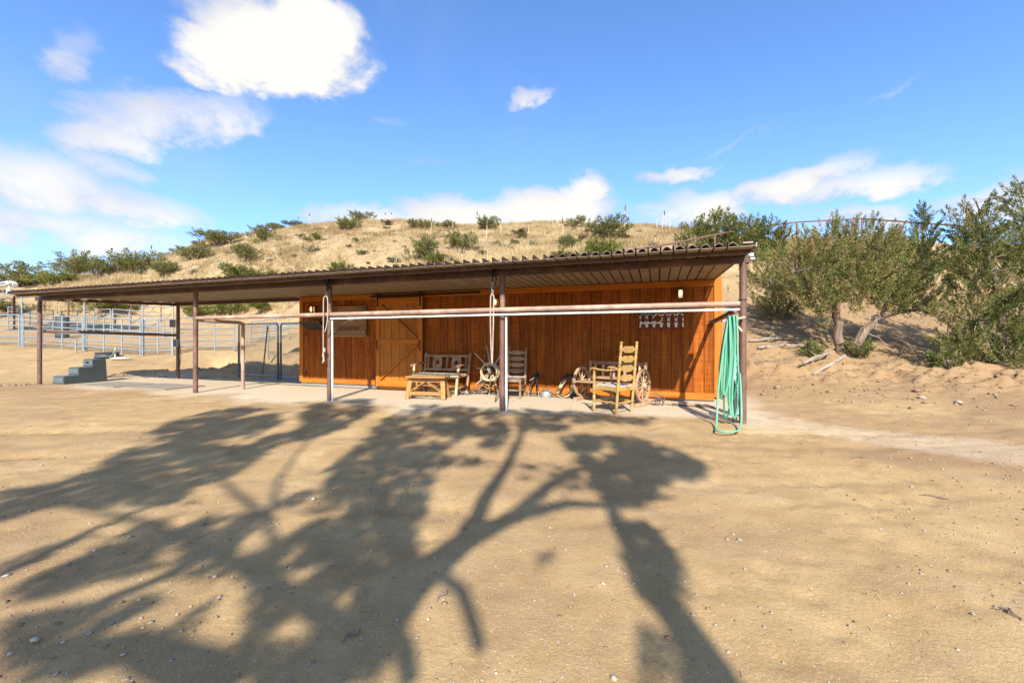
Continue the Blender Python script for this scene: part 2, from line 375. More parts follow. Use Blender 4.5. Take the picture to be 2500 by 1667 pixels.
ctrl += [(x, y, 0.0) for x, y in ((-16, 11), (-11, 9), (-7, 9), (-3, 8), (0, 7.4), (3.4, 6.2), (4.6, 7.6), (5.6, 6.9), (6.6, 5.8), (-7, 11.5), (-4, 11), (0, 10), (3.5, 8.8), (4.5, 9.3), (-12, 12), (-9, 13.5),
         (-14.5, 13.2), (-20, 12))]
ctrl += [(-18, 15, .35), (-11, 14.3, .05), (-3, 13.5, .05), (1, 12.5, .05), (5, 11, .15), (3, 14, 1.4), (-3, 17, 1.6), (0, 20, 3.4), (-9, 18, .9)]
ctrl += [(-3, 5.2, -.12), (0, 4.6, -.14), (3, 4.4, -.12), (0, 2.5, -.17), (-3, 2.5, -.15), (3.5, 2.5, -.15), (0, 0, -.17), (-8, 4, -.1), (-8, 0, -.15), (8, 1, -.1), (8, 4, -.02), (-16, 2, -.1), (0, -8, -.1), (16, 0, 0), (14, 6, .6),
         (-26, 6, 0), (-30, -8, 0), (30, -8, .3), (30, 12, 2.5), (-40, 20, .8), (-60, 40, 4), (60, 40, 9), (45, 60, 11), (-60, 70, 5), (-20, 75, 13), (0, 80, 13), (25, 75, 12), (0, 110, 9), (70, 110, 8), (-70, 110, 3)]
ctrl += [along(*t) for t in ((300, 672, 41), (480, 630, 42), (640, 598, 43), (760, 580, 43), (880, 571, 43), (1000, 575, 42), (1100, 577, 42), (1230, 575, 42), (1350, 571, 41), (1480, 576, 40), (1600, 579, 38), (1700, 584, 36), (1780, 596, 32))]
ctrl += [(x*(y+7)/y, y+7, z-.35) for x, y, z in ctrl[4:16]]+[(x*(y+5)/y, y+5, z-.2) for x, y, z in ctrl[18:23]]     # the hill rounds off behind its crest
CP = np.array(ctrl)
def tps_fit(P):
    n = len(P); xy = P[:, :2]; d2 = ((xy[:, None]-xy[None])**2).sum(-1)
    K = .5*d2*np.log(d2+1e-9)+np.eye(n)*.15
    Q = np.c_[np.ones(n), xy]; A = np.zeros((n+3, n+3)); A[:n, :n] = K; A[:n, n:] = Q; A[n:, :n] = Q.T
    return np.linalg.solve(A, np.r_[P[:, 2], 0, 0, 0])
TPW = tps_fit(CP)
def hashn(ix, iy, s):
    h = (ix.astype(np.int64)*374761393+iy.astype(np.int64)*668265263+s*974634777) & 0x7fffffff
    h = ((h ^ (h >> 13))*1274126177) & 0x7fffffff
    return ((h ^ (h >> 16)) & 0xffff)/65535.0
def vnoise(x, y, s=0):
    ix, iy = np.floor(x), np.floor(y); fx, fy = x-ix, y-iy
    fx = fx*fx*(3-2*fx); fy = fy*fy*(3-2*fy)
    a = hashn(ix, iy, s); b = hashn(ix+1, iy, s); c = hashn(ix, iy+1, s); d = hashn(ix+1, iy+1, s)
    return (a*(1-fx)+b*fx)*(1-fy)+(c*(1-fx)+d*fx)*fy-.5
def fbm(x, y, s=0, o=4):
    t = 0; k = 1.0
    for i in range(o): t = t+vnoise(x, y, s+i*17)*k; x = x*2.03+3.1; y = y*2.03-1.7; k *= .5
    return t
def sstep(e0, e1, x):
    t = np.clip((x-e0)/(e1-e0), 0, 1); return t*t*(3-2*t)
def base_h(X, Y):
    X = np.asarray(X, float); Y = np.asarray(Y, float); sh = X.shape
    x, y = X.ravel(), Y.ravel(); out = np.empty(len(x)); n = len(CP)
    xc = np.clip(x, -75, 75); yc = np.clip(y, -10, 120)
    for i in range(0, len(x), 20000):
        a = xc[i:i+20000, None]-CP[None, :, 0]; b = yc[i:i+20000, None]-CP[None, :, 1]; d2 = a*a+b*b
        out[i:i+20000] = (.5*d2*np.log(d2+1e-9))@TPW[:n]+TPW[n]+TPW[n+1]*xc[i:i+20000]+TPW[n+2]*yc[i:i+20000]
    z = out.reshape(sh)
    a = (X-P4.x)*CT-(Y-P4.y)*ST; b = (X-P4.x)*ST+(Y-P4.y)*CT
    m = sstep(-18.6, -17.4, a)*sstep(.5, -.1, a)*sstep(-.9, -.1, b)*sstep(5.6, 5.0, b)     # the levelled pad below the roof
    z = z*(1-m)
    z = np.where((b > -.9) & (b < 5.6) & (a > -11.2) & (a < .5), np.minimum(z, .02+.9*sstep(5, 5.6, b)+.4*sstep(.05, .5, a)), z)
    return z
def hz(X, Y, detail=True):
    X = np.asarray(X, float); Y = np.asarray(Y, float)
    z = base_h(X, Y)
    if detail:
        a = (X-P4.x)*CT-(Y-P4.y)*ST; b = (X-P4.x)*ST+(Y-P4.y)*CT
        pad = sstep(-18.6, -17.8, a)*sstep(.6, 0, a)*sstep(-.35, .1, b)*sstep(5.6, 5, b)
        hill = sstep(1.2, 4, z)
        amp = 1-.85*pad
        z = z+amp*(.05*fbm(X*.55, Y*.55, 3)+.022*fbm(X*2.6, Y*2.6, 9)+.010*np.maximum(fbm(X*9, Y*9, 21, 3), -.1))
        rough = sstep(.12, .5, z)*sstep(14, 10, Y)*sstep(3.9, 5, X)
        cut = sstep(.10, .32, z)*sstep(.75, .4, z)*rough
        z = z+rough*(.16*fbm(X*1.7, Y*1.7, 31)+.15*fbm(X*5, Y*5, 37))+cut*.42*np.abs(fbm(X*2.2, Y*3.4, 71))
        lb = sstep(13.6, 15, Y)*sstep(19, 16.5, Y)*sstep(-6, -9, X)*sstep(-16, -13, X)
        z = z+lb*(.5*np.maximum(fbm(X*.7, Y*.8, 55), 0)+.18*fbm(X*2.5, Y*2.5, 58))
        z = z+hill*(.42*fbm(X*.16, Y*.16, 41)+.22*fbm(X*.6, Y*.6, 47))
        # hoof and boot prints: small dents scattered over the yard
        cx_, cy_ = np.floor(X/.34), np.floor(Y/.34); dent = 0
        for ox in (-1, 0, 1):
            for oy in (-1, 0, 1):
                gx, gy = cx_+ox, cy_+oy; on = hashn(gx, gy, 7) < .16+.5*(fbm(gx*.13, gy*.13, 15) > .12)
                ddx = X-(gx+.15+.7*hashn(gx, gy, 1))*.34; ddy = Y-(gy+.15+.7*hashn(gx, gy, 2))*.34; q = np.sqrt(ddx*ddx*1.3+ddy*ddy*.8)/(.055+.03*hashn(gx, gy, 3))
                dent = dent+on*(-.017*np.exp(-q**4)+.007*np.exp(-((q-1.35)/.35)**2))
        z = z+dent*(1-pad)*sstep(14, 10, Y)*sstep(.6, .2, z)
        # faint drag and tyre lines curving through the open yard
        for c0, c1, c2, k in ((5.4, -.16, .02, .012), (6.0, -.16, .02, .012), (3.1, .22, -.02, .010), (3.55, .22, -.02, .010)):
            t3 = Y-(c0+c1*X+c2*X*X); z = z-k*sstep(-1.5, .6, X)*np.exp(-(t3/.10)**2)*(1-pad)*(1+.35*np.sin(X*41+Y*17))*sstep(.4, .1, z)
        # shallow wheel tracks crossing the yard
        for off, k in ((0.0, 1), (1.55, .8)):
            t = Y-(6.2+.22*X+off*.8+.35*np.sin(X*.45)); w = sstep(-4.6, -5.6, X)
            z = z-w*.05*k*np.exp(-(t/.16)**2)*(1+.5*np.sin(X*38+Y*11))
            t2 = Y-(3.4-.10*X+off*.9); w2 = sstep(-2.2, -1.2, X)*sstep(1.2, .4, X)
            z = z-w2*.03*np.exp(-(t2/.18)**2)*(1+.5*np.sin(X*34))
    return z
def h1(x, y): return float(hz(np.array([x]), np.array([y]))[0])
_ys = np.concatenate([np.arange(1.2, 16, .06), np.geomspace(16, 110, 420)])
def hit(px, py):           # where a line of sight meets the ground (the crest if it passes over)
    X = (px-1250)/FOCAL*_ys; zr = CAM_Z-(py-836)/FOCAL*_ys
    d = hz(X, _ys)-zr; k = np.nonzero(d > 0)[0]
    j = k[0] if len(k) else 280+int(np.argmax(((hz(X, _ys)-CAM_Z)/_ys)[280:]))
    return float(X[j]), float(_ys[j]), float(hz(X[j:j+1], _ys[j:j+1])[0])

def hit_above(px, py, off):      # like hit(), for a point a given height above the ground
    X = (px-1250)/FOCAL*_ys; zr = CAM_Z-(py-836)/FOCAL*_ys
    d = hz(X, _ys)+off-zr; k = np.nonzero((d > 0) & (_ys > 14))[0]
    j = k[0] if len(k) else 280+int(np.argmax(((hz(X, _ys)-CAM_Z)/_ys)[280:]))
    return float(X[j]), float(_ys[j])

def ground_material():
    m, T = new_mat('dry_yard_dirt')
    v = T.n('ShaderNodeTexCoord').outputs['Object']
    pad = T.n('ShaderNodeAttribute', attribute_name='pad').outputs['Fac']
    gr = T.n('ShaderNodeAttribute', attribute_name='straw').outputs['Fac']
    red = T.n('ShaderNodeAttribute', attribute_name='brown_soil').outputs['Fac']
    big = T.noise(v, .32, 6, .6, .4); mid = T.noise(v, 2.2, 7, .62, .3); fine = T.noise(v, 16, 7, .65); grit = T.noise(v, 95, 4, .7)
    c = T.ramp(mid, [(.25, (.265, .165, .070)), (.5, (.36, .234, .103)), (.75, (.445, .302, .141))])
    c = T.mix(T.m('MULTIPLY', T.smooth(big, .40, .66), .85), c, (.275, .172, .082))
    c = T.mix(T.m('MULTIPLY', T.smooth(T.noise(v, .8, 6, .65, .8), .52, .72), .6), c, (.44, .313, .163))
    c = T.mix(T.m('MULTIPLY', T.smooth(fine, .5, .75), .35), c, (.25, .165, .09))
    c = T.mix(T.m('MULTIPLY', red, .85), c, (.25, .150, .070))
    padc = T.ramp(fine, [(.3, (.44, .345, .23)), (.7, (.60, .49, .345))])
    c = T.mix(pad, c, padc)
    sc = T.ramp(T.noise(v, .9, 7, .65), [(.3, (.19, .125, .06)), (.5, (.29, .20, .096)), (.72, (.38, .285, .155))])
    c = T.mix(gr, c, sc)
    # grit and pebbles of several sizes
    for scl, rad, colr, k in ((38, .16, (.60, .50, .38), .75), (75, .22, (.52, .43, .31), .6), (55, .17, (.14, .10, .07), .7), (130, .25, (.20, .14, .09), .6)):
        vo = T.n('ShaderNodeTexVoronoi', {'Vector': T.n('ShaderNodeVectorMath', {0: v, 1: (scl*.13, scl*.07, 0)}, operation='ADD'), 'Scale': scl})
        pick = T.m('GREATER_THAN', T.n('ShaderNodeSeparateColor', {0: vo.outputs['Color']}).outputs[0], .72)
        f = T.m('MULTIPLY', T.m('MULTIPLY', T.smooth(vo.outputs['Distance'], rad, rad*.6), pick), k)
        c = T.mix(f, c, colr)
    c = T.mix(T.m('MULTIPLY', T.smooth(grit, .52, .72), .4), c, (.56, .45, .31))
    c = T.mix(T.m('MULTIPLY', T.smooth(grit, .46, .30), .45), c, (.20, .135, .075))
    hgt = T.m('ADD', T.m('ADD', T.m('MULTIPLY', fine, 1.0), T.m('MULTIPLY', grit, .45)), T.m('MULTIPLY', T.noise(v, 42, 5, .7), .7))
    finish(T, c, .95, 0, hgt, .5, .018, .15); return m
M['ground'] = ground_material()

def ground_mesh():
    def grow(x, step, ratio, end):
        out = []
        while x < end: step *= ratio; x += step; out.append(x)
        return out
    core = list(np.arange(-8, 8.01, .058)); side = grow(8, .058, 1.045, 75); far = grow(side[-1], 4, 1.35, 700)
    xs = np.array([-v for v in reversed(side+far)]+core+side+far)
    yn = list(np.arange(1.2, 9.0, .05)); yo = grow(yn[-1], .05, 1.019, 62); yf = grow(yo[-1], 1.2, 1.12, 120); yff = grow(yf[-1], 6, 1.4, 800)
    ys = np.array([-300, -150, -80, -40, -20, -12, -9, -7, -5, -3.5, -2.5]+list(np.arange(-2, 1.2, .2))+yn+yo+yf+yff)
    X, Y = np.meshgrid(xs, ys); Z = hz(X, Y)
    nx, ny = len(xs), len(ys); V = np.c_[X.ravel(), Y.ravel(), Z.ravel()]
    i = np.arange((nx-1)*(ny-1)); r, c = i//(nx-1), i % (nx-1); a = r*nx+c
    me = np_mesh('ground', V, np.c_[a, a+1, a+nx+1, a+nx], M['ground'], smooth=True)
    x, y, z = V.T
    A = (x-P4.x)*CT-(y-P4.y)*ST; B = (x-P4.x)*ST+(y-P4.y)*CT; n = fbm(x*1.1, y*1.1, 5)
    pad = sstep(-18.5, -16.5, A)*sstep(1.0, .1, A+n*.6)*sstep(-.75, .25, B+n*1.1-.25*sstep(-6, -1, A))*sstep(4, 2.4, B)*(1-.35*sstep(-10.6, -12, A))
    # the trodden path that leaves the corner of the roof
    px0, py0, px1, py1 = 3.9, 7.1, 6.6, 4.2; L = math.hypot(px1-px0, py1-py0); ux, uy = (px1-px0)/L, (py1-py0)/L
    t = (x-px0)*ux+(y-py0)*uy; dd = np.abs((x-px0)*uy-(y-py0)*ux-.35)
    pad = np.maximum(pad, .38*sstep(.75, .25, dd+n*.5)*sstep(-.6, .2, t)*sstep(6, 3, t))
    straw = sstep(2.2, 4.5, z+fbm(x*.3, y*.3, 8)*1.8)*sstep(14, 18, y)*sstep(30, 18, x-.45*y+6+fbm(x*.25, y*.25, 77)*5)
    straw = straw*(1-.75*sstep(6, 10, x)*sstep(30, 22, y))
    brown_soil = .55*sstep(.05, .45, fbm(x*.35+3, y*.6, 133, 5))*sstep(1, .3, z)+sstep(-.35, -.75, B+n*.5)*sstep(-2.6, -.9, B+n*.7)*sstep(-3, -.5, A)*sstep(5.5, 3, A)*.55+.5*sstep(.35, .8, fbm(x*.5, y*.5, 91)+.25)*sstep(1.2, .2, z)  # browner soil in random patches and a band before the roof corner
    bank = sstep(-.02, .28, z+.12*n)*sstep(3.9, 5.0, x)*sstep(20, 14, y)*.95
    pad = np.minimum(pad, .9)
    for nm, arr in (('pad', pad), ('straw', straw), ('brown_soil', np.clip(brown_soil+bank, 0, 1))):
        at = me.attributes.new(nm, 'FLOAT', 'POINT'); at.data.foreach_set('value', arr.astype(np.float32))
    return tag(link('ground', me), kind='structure')
ground_mesh()

# ------------------------------------------------------------------ the roof on pipe posts
WALL_B = 2.15
def build_canopy():
    t = thing('pole_shelter', 'long low metal roof on rusty pipe posts with hitching rails, over the brown shed', 'shelter', (P4.x, P4.y, 0), RZ)
    posts = [(0, 0), (-3.75, 0), (-7.5, 0), (-11.38, 0), (-17.6, 0), (-15.85, 2.5)]
    for a, b in posts:
        m = MB(); m.tube([(a, b, -.25), (a, b, 1.2), (a+.006, b, 2.345)], .05, 14); p = m.build('post', M['rust'], t, True)
    m = MB(); m.tube([(.052*math.cos(k*.3927), .052*math.sin(k*.3927), 1.81) for k in range(16)], .009, 6, True); m.build('pipe_clamp', M['darkpost'], t, True)
    m = MB(); m.box((-8.81, 0, 2.395), (17.8, .10, .10)); m.build('front_beam', M['rustdark'], t)
    m = MB(); m.beam((-17.75, -.40, 2.437), (.02, -.40, 2.437), .05, .05); m.build('purlin', M['rustdark'], t)
    m = MB(); m.beam((-16.15, 2.5, 2.40), (-10.56, 2.5, 2.40), .1, .1); m.build('rear_beam', M['rustdark'], t)
    m = MB(); m.beam((-17.56, .06, 2.395), (-15.9, 2.44, 2.395), .09, .09); m.build('end_beam', M['rustdark'], t)
    m = MB(); m.beam((.06, 0, 2.395), (.06, .35, 2.395), .1, .06); m.build('beam_stub', M['rustdark'], t)
    # rails
    m = MB(); m.tube([(-11.33, 0, 1.742), (-7.5, -.1, 1.738), (-3.75, -.1, 1.745), (-.04, 0, 1.752)], .043, 12); m.build('hitching_rail', M['railpipe'], t, True)
    m = MB(); m.tube([(-11.36, .04, 1.70), (-11.18, .45, 1.68), (-11.02, .83, 1.665), (-10.99, .88, 1.64), (-10.99, .885, 1.55), (-10.99, .885, -.2)], .042, 12); m.build('bent_rail', M['railpipe'], t, True)
    m = MB(); m.tube([(-17.56, .05, 1.49), (-15.88, 2.46, 1.40)], .042, 12); m.build('end_rail', M['rust'], t, True)
    m = MB(); m.tube([(-.08, .05, 1.66), (-.17, 2.13, 1.57)], .04, 12); m.build('wall_brace', M['rust'], t, True)
    m = MB(); m.lathe([(.055, 0), (.055, .03)], 14, Matrix.Translation((-.168, 2.08, 1.572)) @ Matrix.Rotation(R(-90), 4, 'X')); m.build('brace_collar', M['blackmetal'], t, True)
    # pale water pipe slung below the rail
    m = MB(); m.tube([(-7.40, -.10, 1.655), (-3.75, -.13, 1.66), (-.05, -.05, 1.665)], .017, 10); m.build('water_pipe', M['conduit'], t, True)
    for a in (-7.375, -3.655):
        m = MB(); m.tube([(a, -.065, 1.64), (a, -.06, .9), (a+.004, -.062, -.05)], .018, 10); m.build('water_pipe', M['conduit'], t, True)
    # roof: one pan after the other, each with a raised rib
    roof = link('roof', None, t)
    w = .17; g = .016; n = int(17.7/w)
    def pan_mesh(pts, pr, arch):
        m = MB()
        for (b0, z0), (b1, z1) in zip(pts[:-1], pts[1:]):
            x0, x1 = g/2, w-g/2
            vs = [(x0, b0, z0), (x1, b0, z0), (x1, b1, z1), (x0, b1, z1)]; vs += [(x, y, z+.006) for x, y, z in vs]
            m.add(vs, [(0, 3, 2, 1), (4, 5, 6, 7), (0, 1, 5, 4), (2, 3, 7, 6), (1, 2, 6, 5), (3, 0, 4, 7)])
            m.cur = 2; h = .075      # hollow rib between this pan and the next
            for xa, xb, za, zb in ((-g/2-.004, -g/2, 0, h), (g/2, g/2+.004, 0, h), (-g/2-.004, g/2+.004, h, h+.005)):
                q = [(xa, b0, z0+za), (xb, b0, z0+za), (xb, b1, z1+za), (xa, b1, z1+za)]; q += [(x, y, z+zb-za) for x, y, z in q]
                m.add(q, [(0, 3, 2, 1), (4, 5, 6, 7), (0, 1, 5, 4), (2, 3, 7, 6), (1, 2, 6, 5), (3, 0, 4, 7)])
            m.cur = 0
        if arch:          # rounded sheet lying over the pans
            m.cur = 1; k = 8; vs = []
            ends = [(pts[0][0]+.16, pts[0][1]), pts[-2], pts[-1]]
            for b, z in ends:
                for e in (0, -.006):
                    for i in range(k+1):
                        x = w*.08+w*.84*i/k; vs.append((x, b, z+.04+e+.062*math.sin(math.pi*i/k)))
            q = 2*(k+1)
            for j in range(2):
                for i in range(k):
                    o = j*q+i; m.add([], []); m.f.append(tuple(len(m.v)+v for v in (o, o+1, o+q+1, o+q))); m.mi.append(1)
                    o2 = o+k+1; m.f.append(tuple(len(m.v)+v for v in (o2+1, o2, o2+q, o2+q+1))); m.mi.append(1)
            for i in range(k): m.f.append(tuple(len(m.v)+v for v in (i, k+1+i, k+2+i, i+1))); m.mi.append(1)
            m.v += vs
        me = m.mesh('roof_pan'); me.materials.append(M['roofpan']); me.materials.append(M['rooftop']); me.materials.append(M['rustdark'])
        me.polygons.foreach_set('material_index', m.mi); me.update(); return me
    full = [(-.62, 2.467), (2.15, 2.43), (5.1, 2.12)]
    shed_m = pan_mesh(full, 0, False); shed_a = pan_mesh(full, 0, True); open_m = pan_mesh([(-.62, 2.467), (1.2, 2.46), (2.72, 2.452)], 0, False)
    # the end pan is cut on a slant: the roof is not quite square to the shed
    m = MB(); fr, wl = .05, -.115; z0, z1 = 2.467, 2.43
    vs = [(-.134, -.62, z0-.002), (fr, -.62, z0), (wl, 2.15, z1)]; vs += [(x, y, z+.007) for x, y, z in vs]
    m.add(vs, [(0, 2, 1), (3, 4, 5), (0, 1, 4, 3), (1, 2, 5, 4), (2, 0, 3, 5)]); m.build('roof_pan', M['roofpan'], roof)
    m = MB(); m.box((-.04, -.35, 2.52), (.12, .5, .02)); m.build('roof_cap', M['rooftop'], roof)
    for i in range(1, n):
        a = .05-(i+1)*w
        if a > -2.9: me = shed_a
        elif a > -10.75: me = shed_m
        elif a > -15.95: me = open_m
        else:
            bm = -.62+(a+17.8)/(17.8-15.95)*3.3
            if bm < -.5: continue
            me = pan_mesh([(-.62, 2.467), (bm*.5-.31, 2.46), (bm, 2.452)], 0, False)
        o = link('roof_pan', me, roof); o.location = (a, random.uniform(-.012, .012), random.uniform(-.002, .002))
    m = MB(); m.beam((.055, -.62, 2.48), (-.115, 2.25, 2.44), .015, .06); m.build('edge_flashing', M['rooftop'], roof)
    m = MB(); m.box((.10, -.02, 2.455), (.07, .05, .05)); m.box((.11, -.02, 2.40), (.08, .06, .03)); m.build('pipe_fitting', M['galv'], t)
    return t
build_canopy()

# ------------------------------------------------------------------ the shed
def build_shed():
    t = thing('tack_shed', 'orange-brown stained board shed with sliding door beneath the metal roof', 'shed', tuple(S(0, WALL_B)), RZ)
    L = 10.49; top = 2.425; z0 = .10
    m = MB(); m.box((-L/2, 1.40, 1.255), (L-.03, 2.68, 2.34)); m.build('wall', M['siding'], t)
    m = MB(); m.box((-L/2, 1.40, .0), (L-.06, 2.70, .14)); m.build('footing', M['concrete'], t)
    # boards of the front, joints recessed
    n = 51; w = (L-.2)/n
    def board(h):
        q = .007; x = w/2-.0028
        m = MB(); m.add([(-x, 0, 0), (-x, -.011, 0), (-x+q, -.018, 0), (x-q, -.018, 0), (x, -.011, 0), (x, 0, 0), (-x, 0, h), (-x, -.011, h), (-x+q, -.018, h), (x-q, -.018, h), (x, -.011, h), (x, 0, h)],
                        [(0, 1, 2, 3, 4, 5), (11, 10, 9, 8, 7, 6), (0, 6, 7, 1), (1, 7, 8, 2), (2, 8, 9, 3), (3, 9, 10, 4), (4, 10, 11, 5), (5, 11, 6, 0)])
        me = m.mesh('board'); me.materials.append(M['siding']); return me
    bm = board(2.16)
    for i in range(n):
        o = link('board', bm, t); o.location = (-L+.1+w*(i+.5), .058+random.uniform(-.0015, .0015), .17)
    # side wall boards (right end, seen from beside)
    for i in range(13):
        o = link('board', bm, t); o.location = (-.016, .17+w*(i+.5), .14); o.rotation_euler = (0, 0, R(90))
    for x in (-L+.06, -.06):
        m = MB(); m.box((x, .03, 1.26+(.065 if x > -1 else 0)), (.125, .045, 2.31+(.13 if x > -1 else 0)), None, .006); m.build('corner_trim', M['trim'], t)
    m = MB(); m.box((.004, .11, 1.325), (.035, .13, 2.44), None, .006); m.build('corner_trim', M['trim'], t)
    m = MB(); m.box((-L/2, .033, 2.355), (L-.25, .04, .125), None, .006); m.build('top_trim', M['trim_h'], t)
    m = MB(); m.box((-8.0-1.22, .033, .135), (2.40, .04, .12), None, .006); m.build('base_trim', M['trim_h'], t)
    m = MB(); m.box((-6.56+3.21, .033, .11), (6.45, .04, .14), None, .006); m.build('base_trim', M['trim_h'], t)
    # small outlets near the left corner
    for z in (1.42, .34):
        m = MB(); m.box((-L+.21, .03, z), (.06, .03, .11), None, .004); m.build('outlet_cover', M['rustdark'], t)
    # sliding door on a track
    d = link('sliding_door', None, t); x0, x1 = -7.92, -6.58; zb, zt = .07, 2.29
    nb = 6; pw = (x1-x0)/nb
    for i in range(nb):
        m = MB(); m.box((x0+pw*(i+.5), -.052, (zb+zt)/2), (pw-.007, .022, zt-zb), None, .005); m.build('plank', M['door'], d)
    for x in (x0+.055, x1-.055):
        m = MB(); m.box((x, -.077, (zb+zt)/2), (.11, .028, zt-zb), None, .006); m.build('stile', M['trim'], d)
    for z, nm in ((zt-.075, 'top_rail'), (1.195, 'middle_rail'), (zb+.07, 'bottom_rail')):
        m = MB(); m.box(((x0+x1)/2, -.077, z), (x1-x0-.226, .027, .14 if z != 1.195 else .115), None, .006); m.build(nm, M['trim_h'], d)
    m = MB(); m.beam((x0+.16, -.077, zt-.17), (x1-.13, -.077, 1.28), .025, .085, (0, 1, 0)); 
    m.build('brace', M['trim_h'], d)
    m = MB(); m.beam((x0+.13, -.077, zb+.16), (x1-.13, -.077, 1.12), .025, .085, (0, 1, 0)); m.build('brace', M['trim_h'], d)
    for x in (x0+.055, x1-.055):
        m = MB(); m.tube([(x, -.092, 1.23), (x, -.135, 1.19), (x, -.142, 1.11), (x, -.135, 1.03), (x, -.092, .99)], .0115, 8); m.build('handle', M['blackmetal'], d, True)
    for x in (x0+.055, x1-.055):
        m = MB(); m.box((x, -.097, 2.22), (.04, .008, .30), None, 0); m.lathe([(.05, 0), (.05, .03)], 14, Matrix.Translation((x, -.082, 2.375)) @ Matrix.Rotation(R(90), 4, 'X'))
        m.build('hanger', M['blackmetal'], d, False)
    m = MB(); m.box((-6.6, -.045, 2.345), (3.05, .012, .045)); 
    for x in (-8.05, -7.3, -6.6, -5.9, -5.15): m.lathe([(.012, 0), (.012, .05)], 8, Matrix.Translation((x, .01, 2.345)) @ Matrix.Rotation(R(90), 4, 'X'))
    m.build('door_track', M['blackmetal'], t)
    m = MB(); m.box((x0+.02, -.06, .03), (.05, .05, .09)); m.tube([(x0+.02, -.08, .05), (x0-.12, -.16, .012), (x0-.3, -.2, .01)], .01, 6); m.build('floor_guide', M['tin'], t)
    m = MB(); m.box(((x0+x1)/2, -.02, .035), (1.34, .06, .07)); m.build('sill_board', M['trim_h'], t)
    return t
build_shed()

# ------------------------------------------------------------------ on the shed wall
def wall_thing(name, label, cat, a, z, proud=.045, group=None):
    return thing(name, label, cat, tuple(S(a, WALL_B+.04-proud+.005, z)), RZ, group)
def lantern(a, z, label, amber):
    t = wall_thing('wall_lantern', label, 'lamp', a, z, .045, 'lit lanterns on the shed wall'); t.scale = (1.2, 1.2, 1.15)
    m = MB(); m.box((0, -.008, .0), (.085, .016, .16), None, .003); m.build('back_plate', M['blackmetal'], t)
    m = MB(); m.tube([(0, -.012, .06), (0, -.06, .085), (0, -.085, .075)], .009, 8); m.build('arm', M['blackmetal'], t, True)
    m = MB(); m.lathe([(.066, .055), (.075, .06), (.04, .085), (.012, .092)], 4, Matrix.Translation((0, -.085, 0)) @ Matrix.Rotation(R(45), 4, 'Z')); m.build('cap', M['blackmetal'], t)
    m = MB()
    for sx in (-1, 1):
        for sy in (-1, 1): m.box((sx*.042, -.085+sy*.042, -.02), (.017, .017, .15))
    m.box((0, -.085, -.097), (.094, .094, .012)); m.build('cage', M['blackmetal'], t)
    m = MB(); m.box((0, -.085, -.018), (.074, .074, .142)); gm = M['amber'] if amber else M['pane']; m.build('glass', gm, t)
    m = MB(); m.lathe([(.008, -.05), (.02, -.03), (.022, -.005), (.01, .03)], 10, Matrix.Translation((0, -.125, 0))); m.build('bulb', M['bulb'], t, True)
lantern(-9.93, 2.075, 'black lantern with glowing amber bulb above the black rack, left end of shed', True)
lantern(-4.66, 2.11, 'small amber lantern half hidden by the middle post', True)
lantern(-.745, 2.16, 'black lantern with pale lit glass above the horseshoe flag', False)

def rack():
    t = wall_thing('wall_rack', 'black slanted rack on the shed wall below the left lantern', 'rack', -9.9, 1.63)
    m = MB()
    m.add([(-.33, -.03, .10), (.30, -.03, .10), (.30, -.26, .09), (-.33, -.26, .09), (-.25, -.03, -.10), (.33, -.03, -.10), (.33, -.06, -.105), (-.25, -.06, -.105)],
          [(0, 1, 2, 3), (7, 6, 5, 4), (3, 2, 6, 7), (0, 4, 5, 1), (0, 3, 7, 4), (1, 5, 6, 2)])
    m.build('hood', M['blackpaint'], t)
    m = MB(); m.beam((-.34, -.262, .098), (.31, -.262, .098), .012, .012); m.beam((.312, -.262, .096), (.335, -.062, -.10), .012, .012); m.build('edge_strip', M['signwood'], t)
rack()

def star_pts(r, n=5, k=.42, rot=90):
    return [((r if i % 2 == 0 else r*k)*math.cos(R(rot+i*180/n)), (r if i % 2 == 0 else r*k)*math.sin(R(rot+i*180/n))) for i in range(2*n)]
def horseshoe(mb, c, r, h, w, t, M0=None, split=None, y=0):
    """U shaped plate; split = (tip colour index, bend colour index)"""
    pts = [(-r*.82, h)]+[(-r*math.cos(R(k))*1.0, -r*math.sin(R(k))) for k in range(0, 181, 20)]+[(r*.82, h)]
    n = len(pts); vs = []
    for i, (x, z) in enumerate(pts):
        a = pts[max(i-1, 0)]; b = pts[min(i+1, n-1)]; dx, dz = b[0]-a[0], b[1]-a[1]; l = math.hypot(dx, dz); nx, nz = -dz/l, dx/l
        for s in (-w/2, w/2):
            for yy in (-t, 0): vs.append((c[0]+x+nx*s, y+yy, c[1]+z+nz*s))
    b = len(mb.v)
    mb.v += vs if M0 is None else [tuple(M0 @ Vector(p)) for p in vs]
    for i in range(n-1):
        p, q = 4*i, 4*(i+1); ci = 0 if split is None else (split[0] if (i < 2 or i > n-4) else split[1])
        for f in ((p, p+2, q+2, q), (p+1, q+1, q+3, p+3), (p, q, q+1, p+1), (p+2, p+3, q+3, q+2)):
            mb.f.append(tuple(b+k for k in f)); mb.mi.append(ci)
    for f in ((0, 1, 3, 2), (4*n-4, 4*n-2, 4*n-1, 4*n-3)): mb.f.append(tuple(b+k for k in f)); mb.mi.append(0 if split is None else split[0])

